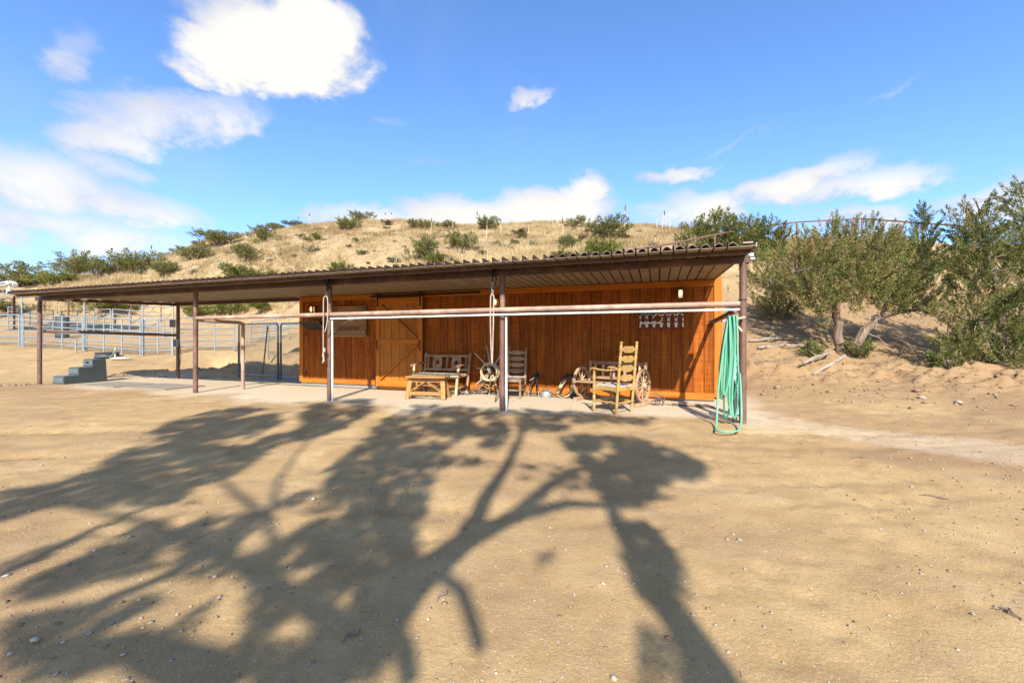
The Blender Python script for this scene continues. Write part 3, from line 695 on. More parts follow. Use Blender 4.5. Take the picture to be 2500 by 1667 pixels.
def horseshoe_flag():
    t = wall_thing('horseshoe_flag', 'flag made of red and white painted horseshoes with starred black corner', 'wall decoration', -1.1, 1.65)
    cw = .14; r = .061
    mats = [M['redpaint'], M['creampaint']]
    for c in range(6):
        x = -.35+cw*c; m = MB(); horseshoe(m, (x, -.14), r, .075, .027, .014, None, (1, 0)); m.build('horseshoe', mats, t)
        m = MB(); horseshoe(m, (x, -.015), r, .055, .027, .014, None, (0, 1) if c < 3 else (1, 0)); m.build('horseshoe', mats, t)
        m = MB(); horseshoe(m, (0, 0), r, .045, .027, .014, Matrix.Translation((x, 0, .05)) @ Matrix.Rotation(R(180), 4, 'Y'), (1, 0) if c < 2 else (0, 1)); m.build('horseshoe', mats, t)
        if c > 1:
            m = MB(); horseshoe(m, (x, .165), r*.95, .03, .027, .014, None, (1, 0)); m.build('horseshoe', mats, t)
    m = MB(); m.box((-.28, -.022, .135), (.28, .014, .115)); p = m.build('star_field', M['blackpaint'], t)
    m = MB()
    for j in range(4):
        for i in range(6 if j % 2 == 0 else 5):
            m.prism(star_pts(.0125), .003, Matrix.Translation((-.39+i*.044+(.022 if j % 2 else 0), -.031, .092+j*.03)))
    m.build('star', M['creampaint'], p)
horseshoe_flag()

FONT = {'H': '101 101 111 101 101', 'O': '111 101 101 101 111', 'R': '110 101 110 101 101', 'S': '111 100 111 001 111', 'E': '111 100 110 100 111',
        'M': '10001 11011 10101 10001 10001', 'A': '010 101 111 101 101', 'N': '1001 1101 1011 1001 1001', 'I': '1 1 1 1 1', 'P': '111 101 111 100 100'}
def wooden_sign():
    t = wall_thing('wooden_sign', 'weathered plank sign with a small flag-coloured horse, carved word and horseshoes', 'sign', -8.79, 1.74, .075)
    h = [.27, .27, .24]; z = -.39; w = 1.07
    for i, k in enumerate(h):
        m = MB(); m.box((0, .02, z+k/2), (w-random.uniform(0, .02), .035, k-.006), None, .006); m.build('plank', M['signwood'], t); z += k
    m = MB(); m.box((0, .012, -.402), (w+.01, .055, .03), None, .004); m.build('bottom_batten', M['pine'], t)
    m = MB(); m.box((0, .052, 0), (w*.9, .03, .6)); m.build('backing', M['rustdark'], t)
    for x, z in ((-.455, .315), (.455, .315), (-.45, -.27), (.45, -.27)):
        m = MB(); horseshoe(m, (x, z-.01), .05, .055, .02, .012, None, None, 0.0); p = m.build('horseshoe', M['iron'], t)
        m = MB(); m.lathe([(.026, 0), (.022, .012), (.008, .018)], 10, Matrix.Translation((x, .002, z-.012)) @ Matrix.Rotation(R(90), 4, 'X')); m.build('boss', M['pale' if z < 0 else 'iron'], p, True)
    # running horse in the colours of the flag
    fore = [(-.24, .05), (-.16, .075), (-.10, .14), (-.085, .17), (-.06, .13), (-.05, .02), (-.12, .01), (-.20, .03)]
    body = [(-.05, .13), (.06, .12), (.12, .10), (.22, .085), (.30, .06), (.20, .055), (.13, .06), (.13, .02), (.10, -.03), (.05, -.03), (.03, .0), (-.03, -.01), (-.08, -.045), (-.15, -.05), (-.16, -.10), (-.18, -.10), (-.175, -.035), (-.10, -.01), (-.05, .02)]
    def trif(m, out, t_):
        import mathutils
        tri = mathutils.geometry.tessellate_polygon([[Vector((x, z, 0)) for x, z in out]])
        n = len(out); m.add([(x, -t_, z) for x, z in out]+[(x, .003, z) for x, z in out], [tuple(f) for f in tri]+[(i, n+i, n+(i+1) % n, (i+1) % n) for i in range(n)])
    m = MB(); trif(m, fore, .006); m.build('horse_front', M['bluepaint'], t)
    m = MB(); trif(m, body, .006); m.build('horse_body', M['pinkpaint'], t)
    m = MB()
    for z in (.025, .06, .095): m.box((.03, -.008, z), (.15, .004, .012))
    m.build('stripe', M['creampaint'], t)
    word = 'HORSEMANSHIP'; cell = .0135; x = 0; letters = MB()
    tot = sum(len(FONT[c].split()[0])+1.2 for c in word)*cell; x = -tot/2-.01
    for c in word:
        rows = FONT[c].split(); wd = len(rows[0])
        for j, r_ in enumerate(rows):
            for i, b in enumerate(r_):
                if b == '1': letters.box((x+(i+.5)*cell, .0015, -.205+(2-j)*cell*1.45), (cell*1.02, .003, cell*1.5))
        x += (wd+1.2)*cell
    letters.build('carved_lettering', M['carved'], t)
wooden_sign()

# ------------------------------------------------------------------ furniture and old tack below the roof
def ladder_chair(name, label, loc, rz, mat, seat=.43, top=1.06, w=.46, d=.42, arms=False, seatmat='rope'):
    t = thing(name, label, 'chair', loc, rz)
    TP = [(0, .017), (.06, .022), (.3, .024), (.34, .015), (.37, .028), (.40, .015), (.43, .026), (.62, .027), (.65, .016), (.69, .028), (.73, .016), (.76, .024), (1, .024)]
    BP = [(0, .024), (.30, .024), (.42, .027), (.44, .018), (.46, .028), (.48, .018), (.5, .026), (.63, .026), (.645, .017), (.66, .029), (.675, .017), (.69, .026), (.80, .025), (.815, .017), (.83, .029), (.845, .017), (.86, .025), (.955, .022), (.965, .014), (.975, .027), (.99, .024), (1, .008)]
    lean = .11
    for sx in (-1, 1):
        m = MB(); p = Vector((sx*w/2*.9, d/2, 0)); q = Vector((sx*w/2*.9, d/2+lean, top))
        m.turned(p, q, BP, 12); m.build('back_post', M[mat], t, True)
        m = MB(); tall = (seat+.27) if arms else seat+.01
        TPa = [(k*seat/tall, r) for k, r in TP]+[(seat/tall+.06, .016), (.75, .024), (.86, .028), (.92, .016), (1, .02)] if arms else TP
        m.turned((sx*w/2, -d/2, 0), (sx*w/2, -d/2, tall), TPa, 12); m.build('front_leg', M[mat], t, True)
    n = 4; span = top-seat-.12
    for i in range(n):
        z = seat+.075+span*(i+.45)/n; k = span/n*.34; x = w/2*.9-.02; y = d/2+lean*z/top
        out = [(-x, k*.35), (-x*.75, k*.55), (-x*.55, k), (x*.55, k), (x*.75, k*.55), (x, k*.35), (x, -k*.35), (x*.75, -k*.55), (x*.5, -k*1.05), (-x*.5, -k*1.05), (-x*.75, -k*.55), (-x, -k*.35)]
        m = MB(); m.prism(out, .018, Matrix.Translation((0, y, z)) @ Matrix.Rotation(-math.atan(lean/top), 4, 'X')); m.build('back_slat', M[mat], t)
    for p, q in (((-w/2, -d/2), (w/2, -d/2)), ((-w/2*.9, d/2+.04), (w/2*.9, d/2+.04)), ((-w/2, -d/2), (-w/2*.9, d/2+.04)), ((w/2, -d/2), (w/2*.9, d/2+.04))):
        m = MB(); m.beam((*p, seat-.035), (*q, seat-.035), .03, .07, (0, 0, 1), .006); m.build('seat_rail', M[mat], t)
        m = MB(); m.turned((*p, seat*.42), (*q, seat*.42), [(0, .01), (.2, .013), (.5, .018), (.8, .013), (1, .01)], 8); m.build('stretcher', M[mat], t, True)
    m = MB()
    for i in range(15):       # woven rush: cords across, dipping in turn
        y = -d/2+.01+(d+.02)*i/14
        m.tube([(-w/2*.97+w*.97*k/8, y, seat+.006+.009*math.sin(i*1.9+k*1.7)) for k in range(9)], .013, 6)
    for i in range(13):
        x = -w/2*.9+w*.9*i/12
        m.tube([(x, -d/2+(d+.03)*k/8, seat+.004+.010*math.sin(i*2.3+k*2.1)) for k in range(9)], .012, 6)
    m.build('woven_seat', M[seatmat], t, True)
    if arms:
        for sx in (-1, 1):
            z = seat+.27; x = sx*w/2
            m = MB(); m.tube([(x*.92, d/2+.05, z+.02), (x*.98, d*.2, z-.005), (x*1.02, -d*.2, z+.0), (x*1.03, -d/2-.02, z+.02), (x*1.03, -d/2-.07, z+.008), (x*1.03, -d/2-.075, z-.025)], [.018, .02, .024, .028, .026, .014], 10, flat=.75)
            m.build('armrest', M[mat], t, True)
    return t
ladder_chair('ladder_back_chair', 'dull brown ladder-back chair without arms in shade beside the middle post', tuple(S(-4.10, 1.62)), RZ, 'brownchair', .42, 1.07, .44, .40)
ladder_chair('ladder_back_armchair', 'tall honey-coloured ladder-back armchair standing in the sun before the wagon-wheel bench', (1.73, 7.22, 0), R(-141), 'honey', .45, 1.20, .47, .44, True)

def star_bench():
    t = thing('log_bench', 'rustic log bench with two star-pierced back panels and white woven seat', 'bench', tuple(S(-5.9, 1.72)), RZ)
    w = 1.18; d = .46
    def log(p, q, r0, r1, name, mat='log', n=9):
        m = MB(); p, q = Vector(p), Vector(q); pts = [p.lerp(q, k/4)+Vector((random.uniform(-.004, .004),)*3) for k in range(5)]
        m.tube(pts, [r0+(r1-r0)*k/4+random.uniform(-.002, .002) for k in range(5)], n); return m.build(name, M[mat], t, True)
    for s in (-1, 1):
        log((s*(w/2-.03), d/2-.02, -.01), (s*(w/2-.0), d/2+.14, .93), .038, .032, 'back_post')
        m = MB(); m.box((s*(w/2-.02), -d/2-.02, .006), (.05, .05, .012)); 
        log((s*(w/2-.06), -d/2-.05, 0), (s*(w/2-.02), -d/2+.02, .66), .035, .026, 'front_leg', 'pale')
        log((s*(w/2-.01), -d/2-.06, .655), (s*(w/2-.0), d/2+.10, .70), .026, .024, 'armrest')
        log((s*(w/2-.04), -d/2-.02, .16), (s*(w/2-.03), d/2, .18), .022, .022, 'side_stretcher')
        log((s*(w/2-.03), -d/2, .42), (s*(w/2-.03), d/2+.05, .42), .03, .03, 'seat_side_rail')
    y = d/2+.115
    log((-w/2+.02, y+.012, .86), (w/2-.02, y+.012, .86), .03, .03, 'top_rail')
    log((-w/2+.02, y-.05, .54), (w/2-.02, y-.05, .54), .03, .03, 'lower_rail')
    for x in (-.50, 0, .50): log((x, y-.045, .555), (x, y+.008, .85), .022, .022, 'spindle')
    log((-w/2, -d/2, .42), (w/2, -d/2, .42), .034, .034, 'front_seat_rail', 'pale')
    log((-w/2+.03, d/2+.03, .42), (w/2-.03, d/2+.03, .42), .03, .03, 'rear_seat_rail')
    log((-w/2+.04, -.0, .18), (w/2-.04, .0, .18), .022, .022, 'stretcher')
    for cx in (-.25, .25):
        hw, hh = .125, .145; inner = star_pts(.088, 5, .42, 90); outer = []
        for i in range(10):
            an = R(90+36*i); c_, s_ = math.cos(an), math.sin(an); k = min(hw/max(abs(c_), 1e-6), hh/max(abs(s_), 1e-6)); k = min(k, .178)
            outer.append((c_*k, s_*k))
        m = MB(); n = 10; vs = []
        for yy in (-.011, .011):
            vs += [(x, yy, z) for x, z in outer]+[(x, yy, z) for x, z in inner]
        fs = []
        for i in range(n):
            j = (i+1) % n
            fs += [(i, j, n+j, n+i), (2*n+j, 2*n+i, 3*n+i, 3*n+j), (i, 2*n+i, 2*n+j, j), (n+i, n+j, 3*n+j, 3*n+i)]
        m.add(vs, fs, Matrix.Translation((cx, y-.018, .70)) @ Matrix.Rotation(R(-10), 4, 'X')); m.build('star_panel', M['log'], t)
    m = MB()
    for i in range(22):
        x = -w/2+.05+(w-.1)*i/21
        m.tube([(x, -d/2-.012, .385), (x+.01, -d/2-.045, .425), (x, -d/2, .459), (x, 0, .452+.006*(i % 2)), (x, d/2+.03, .452)], .013, 6)
    m.build('woven_seat', M['creampaint'], t, True)
    m = MB()
    for j in range(7):
        yy = -d/2+.05+d*.95*j/6; m.tube([(-w/2+.03+(w-.06)*k/12, yy, .453+.011*(1 if (k+j) % 2 else -1)) for k in range(13)], .012, 6)
    m.build('cross_weave', M['strap'], t, True)
star_bench()

def step_table():
    c = (Vector((-2.19, 8.83, 0))+Vector((-1.43, 8.70, 0)))/2
    t = thing('low_table', 'small raw pine table with splayed legs in front of the star bench', 'table', (c.x+.03, c.y+.16, 0), R(-9.7))
    w, d, h = .80, .36, .455
    for k in (-1, 1):
        m = MB(); m.box((0, k*.095, h), (w+.06, .183, .035), None, .006); m.build('top_board', M['pine'], t)
    for sx in (-1, 1):
        for sy in (-1, 1):
            m = MB(); m.beam((sx*(w/2-.0), sy*.17, 0), (sx*(w/2-.05), sy*.06, h-.02), .045, .095, (1, 0, 0), .006); m.build('leg', M['pine'], t)
        m = MB(); m.box((sx*(w/2-.055), 0, h-.06), (.035, .22, .07), None, .005); m.build('cleat', M['pine'], t)
    for sy in (-1, 1):
        m = MB(); m.prism([(-w/2+.05, .0), (w/2-.05, 0), (w/2-.05, -.09), (.06, -.09), (0, -.07), (-.06, -.09), (-w/2+.05, -.09)], .02, Matrix.Translation((0, sy*.075, h-.02))); m.build('apron', M['pine'], t)
        for sx in (-1, 1):
            m = MB(); m.beam((sx*.02, sy*.098, h-.10), (sx*(w/2-.03), sy*.135, .145), .02, .075, (0, 1, 0)); m.build('knee_brace', M['pine'], t)
    m = MB(); m.box((0, -.162, .12), (w-.06, .022, .075), None, .005); m.build('lower_rail', M['pine'], t)
step_table()

def wheel_mesh(t, c, Rm, r=.315):
    M0 = Matrix.Translation(c) @ Rm
    m = MB(); n = 32; sec = [(r-.045, -.022), (r-.006, -.022), (r, -.016), (r, .016), (r-.006, .022), (r-.045, .022)]
    vs = []; k = len(sec)
    for i in range(n):
        an = 2*math.pi*i/n
        vs += [(rr*math.cos(an), yy, rr*math.sin(an)) for rr, yy in sec]
    fs = [(i*k+j, i*k+(j+1) % k, ((i+1) % n)*k+(j+1) % k, ((i+1) % n)*k+j) for i in range(n) for j in range(k)]
    m.add(vs, fs, M0); w = m.build('wheel', M['wheelwood'], t)
    for i in range(10):
        an = 2*math.pi*(i+.3)/10; q = MB()
        p0 = M0 @ Vector((.04*math.cos(an), 0, .04*math.sin(an))); p1 = M0 @ Vector(((r-.04)*math.cos(an), 0, (r-.04)*math.sin(an)))
        q.turned(p0, p1, [(0, .013), (.3, .015), (.7, .011), (1, .012)], 8); q.build('spoke', M['wheelwood'], w, True)
    q = MB(); q.lathe([(.03, -.07), (.045, -.06), (.055, -.03), (.055, .03), (.045, .06), (.03, .07)], 14, M0 @ Matrix.Rotation(R(90), 4, 'X')); q.build('hub', M['wheelwood'], w, True)
    return w
def wagon_bench():
    A, B = Vector((1.44, 8.72, 0)), Vector((2.44, 7.86, 0)); c = (A+B)/2; rz = math.atan2(B.y-A.y, B.x-A.x); L = (B-A).length
    t = thing('wagon_wheel_bench', 'weathered bench with spoked wagon wheels as its ends, behind the tall armchair', 'bench', tuple(c), rz)
    for s in (-1, 1):
        wheel_mesh(t, (s*L/2, -.0, .375), Matrix.Rotation(R(90), 4, 'Z'))
        m = MB(); m.box((s*L/2, 0, .035), (.075, .52, .07), None, .008); m.build('wheel_block', M['wheelwood'], t)
        m = MB(); m.beam((s*(L/2-.06), .16, .12), (s*(L/2-.06), .27, .80), .05, .045, (0, 1, 0), .006); m.build('back_post', M['wheelwood'], t)
        m = MB(); m.beam((s*(L/2-.06), -.36, .40), (s*(L/2-.06), .22, .37), .06, .04, (0, 0, 1), .006); m.build('seat_side', M['wheelwood'], t)
        m = MB(); m.turned((s*(L/2-.18), .235, .44), (s*(L/2-.18), .265, .74), [(0, .018), (.3, .022), (.5, .016), (.8, .022), (1, .016)], 8); m.build('spindle', M['pale'], t, True)
    m = MB(); m.beam((-L/2+.04, .262, .76), (L/2-.04, .262, .76), .03, .075, (0, 0, 1), .006); m.build('top_rail', M['log'], t)
    m = MB(); m.beam((-L/2+.04, .225, .46), (L/2-.04, .225, .46), .03, .06, (0, 0, 1), .006); m.build('lower_back_rail', M['wheelwood'], t)
    for x in (-.30, -.06, .18):
        m = MB(); m.beam((x, .238, .49), (x, .258, .73), .055, .018, (0, 1, 0)); m.build('back_slat', M['greywood'], t)
    for i in range(4):
        m = MB(); m.box((0, -.30+.125*i, .405-.008*i), (L-.12, .118, .028), None, .005); m.build('seat_board', M['wheelwood'], t)
wagon_bench()

def hub_art():
    t = thing('wheel_hub', 'rimless wagon wheel hub with bare bleached spokes leaning on the shed wall', 'wheel', tuple(S(-4.72, 1.93)), RZ)
    c = Vector((0, 0, .545))
    m = MB(); m.lathe([(.04, -.10), (.065, -.08), (.085, -.03), (.085, .03), (.065, .07), (.045, .09)], 14, Matrix.Translation(c) @ Matrix.Rotation(R(90), 4, 'X')); m.build('hub', M['rustdark'], t, True)
    m = MB(); m.lathe([(.05, 0), (.05, .02)], 14, Matrix.Translation(c+Vector((0, -.095, 0))) @ Matrix.Rotation(R(90), 4, 'X')); m.build('hub_ring', M['honey'], t, True)
    for k, (an, L) in enumerate(((138, .58), (105, .58), (94, .62), (60, .60), (172, .36), (28, .5), (238, .58), (267, .54), (290, .56), (222, .5), (335, .45))):
        d = Vector((math.cos(R(an)), .12*math.sin(R(an)), math.sin(R(an)))); m = MB()
        m.turned(c+d*.07, c+d*L, [(0, .017), (.2, .020), (.6, .015), (1, .017)], 8); m.build('spoke', M['greywood'], t, True)
    r = thing('rope_coil', 'stiff coil of tan rope hung over the wheel hub beside the post', 'rope', tuple(S(-4.70, 1.80, .53)), RZ)
    m = MB(); rr = random.Random(3)
    for k in range(7):
        cx, cz, ra = rr.uniform(-.02, .02), rr.uniform(-.03, .02), rr.uniform(.16, .205)
        m.tube([(cx+ra*math.cos(R(a))*1.02, rr.uniform(-.015, .015)-.01*k, cz+ra*math.sin(R(a))) for a in range(0, 360, 15)], .0085, 6, True)
    m.tube([(-.14, -.06, -.1), (-.19, -.07, -.2), (-.17, -.08, -.3), (-.05, -.09, -.36), (.08, -.09, -.35), (.16, -.08, -.25), (.18, -.06, -.1)], .0085, 6)
    m.tube([(-.17, -.05, 0), (-.21, -.06, -.14), (-.12, -.08, -.27), (.02, -.09, -.30)], .0085, 6)
    m.build('coil', M['leather'], r, True)
    m = MB(); m.tube([(.02, -.12, .10), (.03, -.13, .0), (.025, -.12, -.05)], .008, 6); m.tube([(.02, -.125, .03), (.055, -.125, .075)], .006, 6); m.tube([(.02, -.125, .03), (-.015, -.125, .075)], .006, 6); m.build('snap_hook', M['galv'], r, True)
hub_art()

def old_tack():
    t = thing('harness_hames', 'dark pair of harness hames with pale tips leaning between chair and kettle', 'harness', tuple(S(-3.72, 1.93)), RZ)
    for s in (-1, 1):
        m = MB(); m.tube([(.05, .14, .52), (.03+s*.03, .10, .44), (s*.05, .05, .30), (.0+s*.09, 0, .20)], [.02, .028, .018, .014], 8); m.build('hame', M['blackmetal'], t, True)
        m = MB(); m.tube([(s*.09, 0, .20), (s*.105, -.03, .10), (s*.12, -.05, .0)], [.015, .016, .012], 8); m.build('pale_tip', M['tin'], t, True)
    m = MB(); m.tube([(-.10, .02, .34), (-.02, .06, .40), (.05, .1, .43)], .028, 8); m.build('pad', M['blackleather'], t, True)
    t = thing('tin_kettle', 'squat grey tin kettle on the ground beneath the shed wall', 'kettle', tuple(S(-3.43, 1.86)), RZ)
    m = MB(); m.lathe([(.11, 0), (.115, .01), (.115, .09), (.105, .13), (.06, .165), (.02, .175)], 16); m.build('body', M['tin'], t, True)
    m = MB(); m.tube([(.10, 0, .09), (.15, 0, .13), (.165, 0, .16)], [.02, .014, .012], 8); m.build('spout', M['tin'], t, True)
    m = MB(); m.tube([(-.10, 0, .12), (-.06, 0, .19), (0, 0, .21), (.06, 0, .19), (.1, 0, .12)], .005, 6); m.build('handle', M['tin'], t, True)
    t = thing('horse_collar', 'black and tan leather horse collar leaning on the shed left of the wagon wheel', 'harness', tuple(S(-3.02, 1.90)), RZ)
    pts = [(.05, .16, .50), (-.02, .13, .42), (-.10, .08, .27), (-.165, .03, .13), (-.15, .0, .045), (-.06, -.02, .035), (.05, -.02, .06), (.13, .0, .14), (.15, .04, .27), (.13, .10, .40), (.11, .14, .49)]
    m = MB(); m.tube(pts, [.03, .036, .04, .042, .036, .034, .036, .042, .04, .036, .03], 10); m.build('rim', M['leather'], t, True)
    m = MB(); m.tube([(x, y-.025, z+.01) for x, y, z in pts[:3]], [.034, .036, .02], 10); m.tube([(x, y-.025, z+.01) for x, y, z in pts[-3:]], [.03, .036, .034], 10); m.build('black_half', M['blackleather'], t, True)
    m = MB(); m.tube([(-.145, -.01, .12), (-.13, -.035, .055), (-.05, -.055, .045), (.05, -.05, .08), (.115, -.03, .16)], .012, 8); m.build('piping', M['strap'], t, True)
    m = MB(); m.tube([(.17, .05, .30), (.19, .0, .16), (.19, -.04, .02)], [.014, .03, .03], 8); m.build('hanging_strap', M['blackleather'], t, True)
    t = thing('rusty_cultivator', 'rusted iron hand cultivator with curled tines lying right of the wheel bench', 'garden tool', (2.72, 7.98, 0), RZ)
    m = MB()
    for x, y, s in ((-.18, .05, 1), (.05, -.02, 1), (.12, -.05, .9)):
        m.tube([(x, y, .0), (x+.03, y, .10), (x+.02, y-.02, .19*s), (x-.05, y-.05, .235*s), (x-.10, y-.06, .21*s)], .011, 6)
    m.tube([(.10, -.05, .16), (.02, -.08, .15), (-.04, -.08, .17)], .01, 6)
    m.build('tine', M['iron'], t, True)
    m = MB(); m.tube([(.06+.07*math.cos(R(a)), -.06, .06+.07*math.sin(R(a))) for a in range(0, 360, 30)], .010, 6, True); m.tube([(-.02+.05*math.cos(R(a)), -.08, .05+.05*math.sin(R(a))) for a in range(0, 360, 30)], .009, 6, True); m.build('ring', M['iron'], t, True)
    m = MB(); m.beam((-.2, .06, .10), (.78, -.02, .03), .03, .035); m.build('wooden_shaft', M['wheelwood'], t)
    m = MB(); m.tube([(.2, .16, .045), (.6, .10, .02), (1.0, .05, .012)], .009, 6); m.tube([(.3, .0, .02), (.7, -.07, .02), (.98, -.12, .01)], .012, 6); m.build('rod', M['iron'], t, True)
    # odds and ends below the star bench
    labs = [(-5.55, 1.75, 'chain'), (-5.18, 1.86, 'shoes'), (-4.98, 1.95, 'shoes'), (-5.3, 1.65, 'stone'), (-5.05, 1.8, 'stone'), (-3.2, 1.72, 'stone')]
    t = thing('chain_pile', 'heap of old rusty chain beneath the star bench', 'chain', tuple(S(-5.5, 1.72)), RZ)
    for k in range(26):
        m = MB(); q = Matrix.Translation((random.uniform(-.3, .34), random.uniform(-.1, .1), .02+random.random()*.05)) @ Euler((random.random()*3, random.random()*3, random.random()*3)).to_matrix().to_4x4()
        m.tube([q @ Vector((.035*math.cos(R(a)), .02*math.sin(R(a)), 0)) for a in range(0, 360, 45)], .008, 5, True); m.build('link', M['iron' if k % 3 else 'tin'], t, True)
    t = thing('horseshoe_pile', 'loose pile of worn horseshoes on the ground right of the star bench', 'horseshoes', tuple(S(-5.02, 1.9)), RZ)
    for k in range(11):
        m = MB(); q = Matrix.Translation((random.uniform(-.22, .2), random.uniform(-.1, .08), .02+.012*k)) @ Euler((R(90)+random.uniform(-.5, .5), random.uniform(-.5, .5), random.random()*6)).to_matrix().to_4x4()
        horseshoe(m, (0, 0), .058, .06, .022, .01, q); m.build('horseshoe', M['iron' if k % 2 else 'greywood'], t)
old_tack()

def beam_ropes():
    t = thing('cross_tie_rope', 'doubled cream tie rope on a black strap at the second post from the door', 'rope', tuple(S(-7.43, -.13)), RZ, 'tie ropes hanging from the front beam')
    m = MB(); m.tube([(.02, .06, 2.47), (.02, -.0, 2.40), (.01, -.02, 2.22)], [.03, .028, .02], 8); m.tube([(-.10, .0, 2.44), (-.02, -.02, 2.33), (.02, -.02, 2.25)], .014, 6); m.tube([(.13, .0, 2.44), (.06, -.02, 2.35), (.03, -.02, 2.25)], .014, 6); m.build('strap', M['strap'], t, True)
    m = MB()
    for k in range(2): m.tube([(.0+.02*math.cos(R(a)), -.04, 2.16-.05*k+.03*math.sin(R(a))) for a in range(0, 360, 45)], .006, 5, True)
    m.build('snap', M['galv'], t, True)
    m = MB(); m.tube(smooth_path([(.0, -.05, 2.10), (-.045, -.06, 2.05), (-.05, -.06, 1.7), (-.055, -.06, 1.2), (-.05, -.06, .98), (-.03, -.06, .80)]), .0105, 7)
    m.tube(smooth_path([(.0, -.05, 2.10), (.05, -.06, 2.06), (.06, -.065, 1.9), (.055, -.065, 1.65), (.01, -.06, 1.45), (-.02, -.06, 1.40)]), .0105, 7)
    m.tube([(-.05, -.06, 1.0), (-.07, -.06, .93), (-.05, -.06, .86), (-.065, -.06, .77)], .012, 6); m.build('rope', M['rope'], t, True)
    m = MB(); m.lathe([(.02, 0), (.028, .02), (.028, .07), (.02, .09)], 8, Matrix.Translation((-.03, -.062, .98))); m.build('knot', M['rope'], t, True)
    t = thing('cross_tie_rope', 'doubled grey tie rope on a chain hanging left of the middle post', 'rope', tuple(S(-3.88, -.12)), RZ, 'tie ropes hanging from the front beam')
    m = MB(); m.tube([(0, .06, 2.47), (0, -.0, 2.40), (.0, -.02, 2.24)], [.022, .022, .012], 8); m.tube([(.02, -.0, 2.36), (.07, -.02, 2.30), (.06, -.02, 2.20), (.04, -.02, 2.16)], .011, 6); m.build('strap', M['strap'], t, True)
    m = MB()
    for k in range(4): m.tube([((.018 if k % 2 else .008)*math.cos(R(a)), -.03+(.0 if k % 2 else .016)*math.cos(R(a)), 2.20-.05*k+.032*math.sin(R(a))) for a in range(0, 360, 45)], .0055, 5, True)
    m.build('chain', M['galv'], t, True)
    m = MB(); m.tube([(0, -.03, 2.03), (-.03, -.03, 1.98), (-.035, -.03, 1.5), (-.02, -.035, 1.1), (-.005, -.035, .85)], .0125, 7); m.tube([(0, -.03, 2.03), (.028, -.03, 1.98), (.02, -.03, 1.5), (.01, -.035, 1.1), (-.0, -.035, .82)], .0125, 7); m.build('rope', M['greywood'], t, True)
    # leads at the far left posts
    t = thing('lead_chain', 'thin dark lead chain hanging beside the leftmost post', 'chain', tuple(S(-17.47, -.03)), RZ)
    m = MB(); m.tube([(.02, 0, 2.33), (.05, 0, 2.2), (.02, 0, 2.05), (-.01, 0, 1.4), (.0, 0, .7), (.01, 0, .12)], .012, 6); m.tube([(.06, 0, 2.3), (.0, 0, 2.12), (-.04, 0, 2.22)], .01, 6); m.tube([(.12, 0, 2.25), (.17, 0, 2.12)], .009, 6); m.build('lead', M['rustdark'], t, True)
    t = thing('lead_chain', 'thin dark lead chain hanging beside the rear corner post', 'chain', tuple(S(-15.72, 2.45)), RZ)
    m = MB(); m.tube([(0, 0, 2.3), (.02, 0, 2.1), (-.02, 0, 1.3), (-.03, 0, .6), (-.02, 0, .3)], .013, 6); m.tube([(.02, 0, 1.2), (.09, 0, .8), (.05, 0, .45)], .009, 6); m.build('lead', M['rustdark'], t, True)
beam_ropes()

def hose():
    t = thing('hose_hanger', 'small weathered bracket on the corner post holding the green hose', 'bracket', tuple(S(-.05, -.06, 1.53)), RZ)
    m = MB(); m.box((-.10, -.09, -.01), (.30, .13, .03), (0, R(-10), 0)); m.build('shelf', M['greywood'], t)
    m = MB(); m.beam((.02, -.03, -.18), (-.12, -.09, -.02), .03, .03); m.build('strut', M['greywood'], t)
    t = thing('garden_hose', 'long green garden hose hung in loops beside the corner post, trailing on the ground', 'hose', tuple(S(-.16, -.17)), RZ)
    rr = random.Random(5)
    for k in range(8):
        x0 = -.07+.015*k+rr.uniform(-.008, .008); w = rr.uniform(.02, .062); low = rr.uniform(.05, .45); y = -.03-.022*(k % 3)
        pts = []
        for i in range(25):
            an = 2*math.pi*i/24; zz = (1.56+low)/2+(1.56-low)/2*math.cos(an)
            hw = w*(.45+.55*math.sin(math.pi*(1.56-zz)/1.5*.5)); lean = -.07*(1.56-zz)*(1-.12*k)
            pts.append((x0+hw*math.sin(an)+lean+.010*math.sin(zz*5.1+k*1.7), y-.02*math.cos(an*.5)-.10*max(0, .35-zz), zz))
        m = MB(); m.tube(pts, .0125, 8, True); m.build('hose_loop', M['hose' if k % 3 else 'hosedark'], t, True)
    m = MB(); m.tube(smooth_path([(-.06, -.06, 1.56), (-.13, -.08, 1.1), (-.2, -.1, .5), (-.22, -.16, .2), (-.26, -.38, .03), (-.28, -.56, .018), (-.2, -.64, .018), (-.08, -.60, .02), (.02, -.44, .03), (.08, -.2, .16), (.09, -.1, .5), (.08, -.08, .75)]), .0135, 10); m.build('hose_end', M['hose'], t, True)
    t = thing('standpipe', 'dark iron water standpipe behind the hanging hose', 'pipe', tuple(S(-.10, .02)), RZ)
    m = MB(); m.tube([(.0, -.0, -.1), (0, 0, .5), (0, 0, .62)], .032, 10); m.build('riser', M['darkpost'], t, True)
    m = MB(); m.tube([(0, 0, .60), (.0, -.05, .63), (.0, -.10, .58)], .018, 8); m.tube([(-.04, 0, .66), (.04, 0, .66)], .012, 6); m.build('spigot', M['galv'], t, True)
    t = thing('teal_ladder', 'narrow teal painted rungs standing behind the hose at the shed corner', 'ladder', tuple(S(.05, .62)), RZ)
    for x in (-.06, .06):
        m = MB(); m.box((x, 0, .52), (.03, .03, 1.05)); m.build('rail', M['teal'], t)
    for k in range(9):
        m = MB(); m.box((0, 0, .08+.108*k), (.11, .02, .085)); m.build('rung', M['teal'], t)
hose()

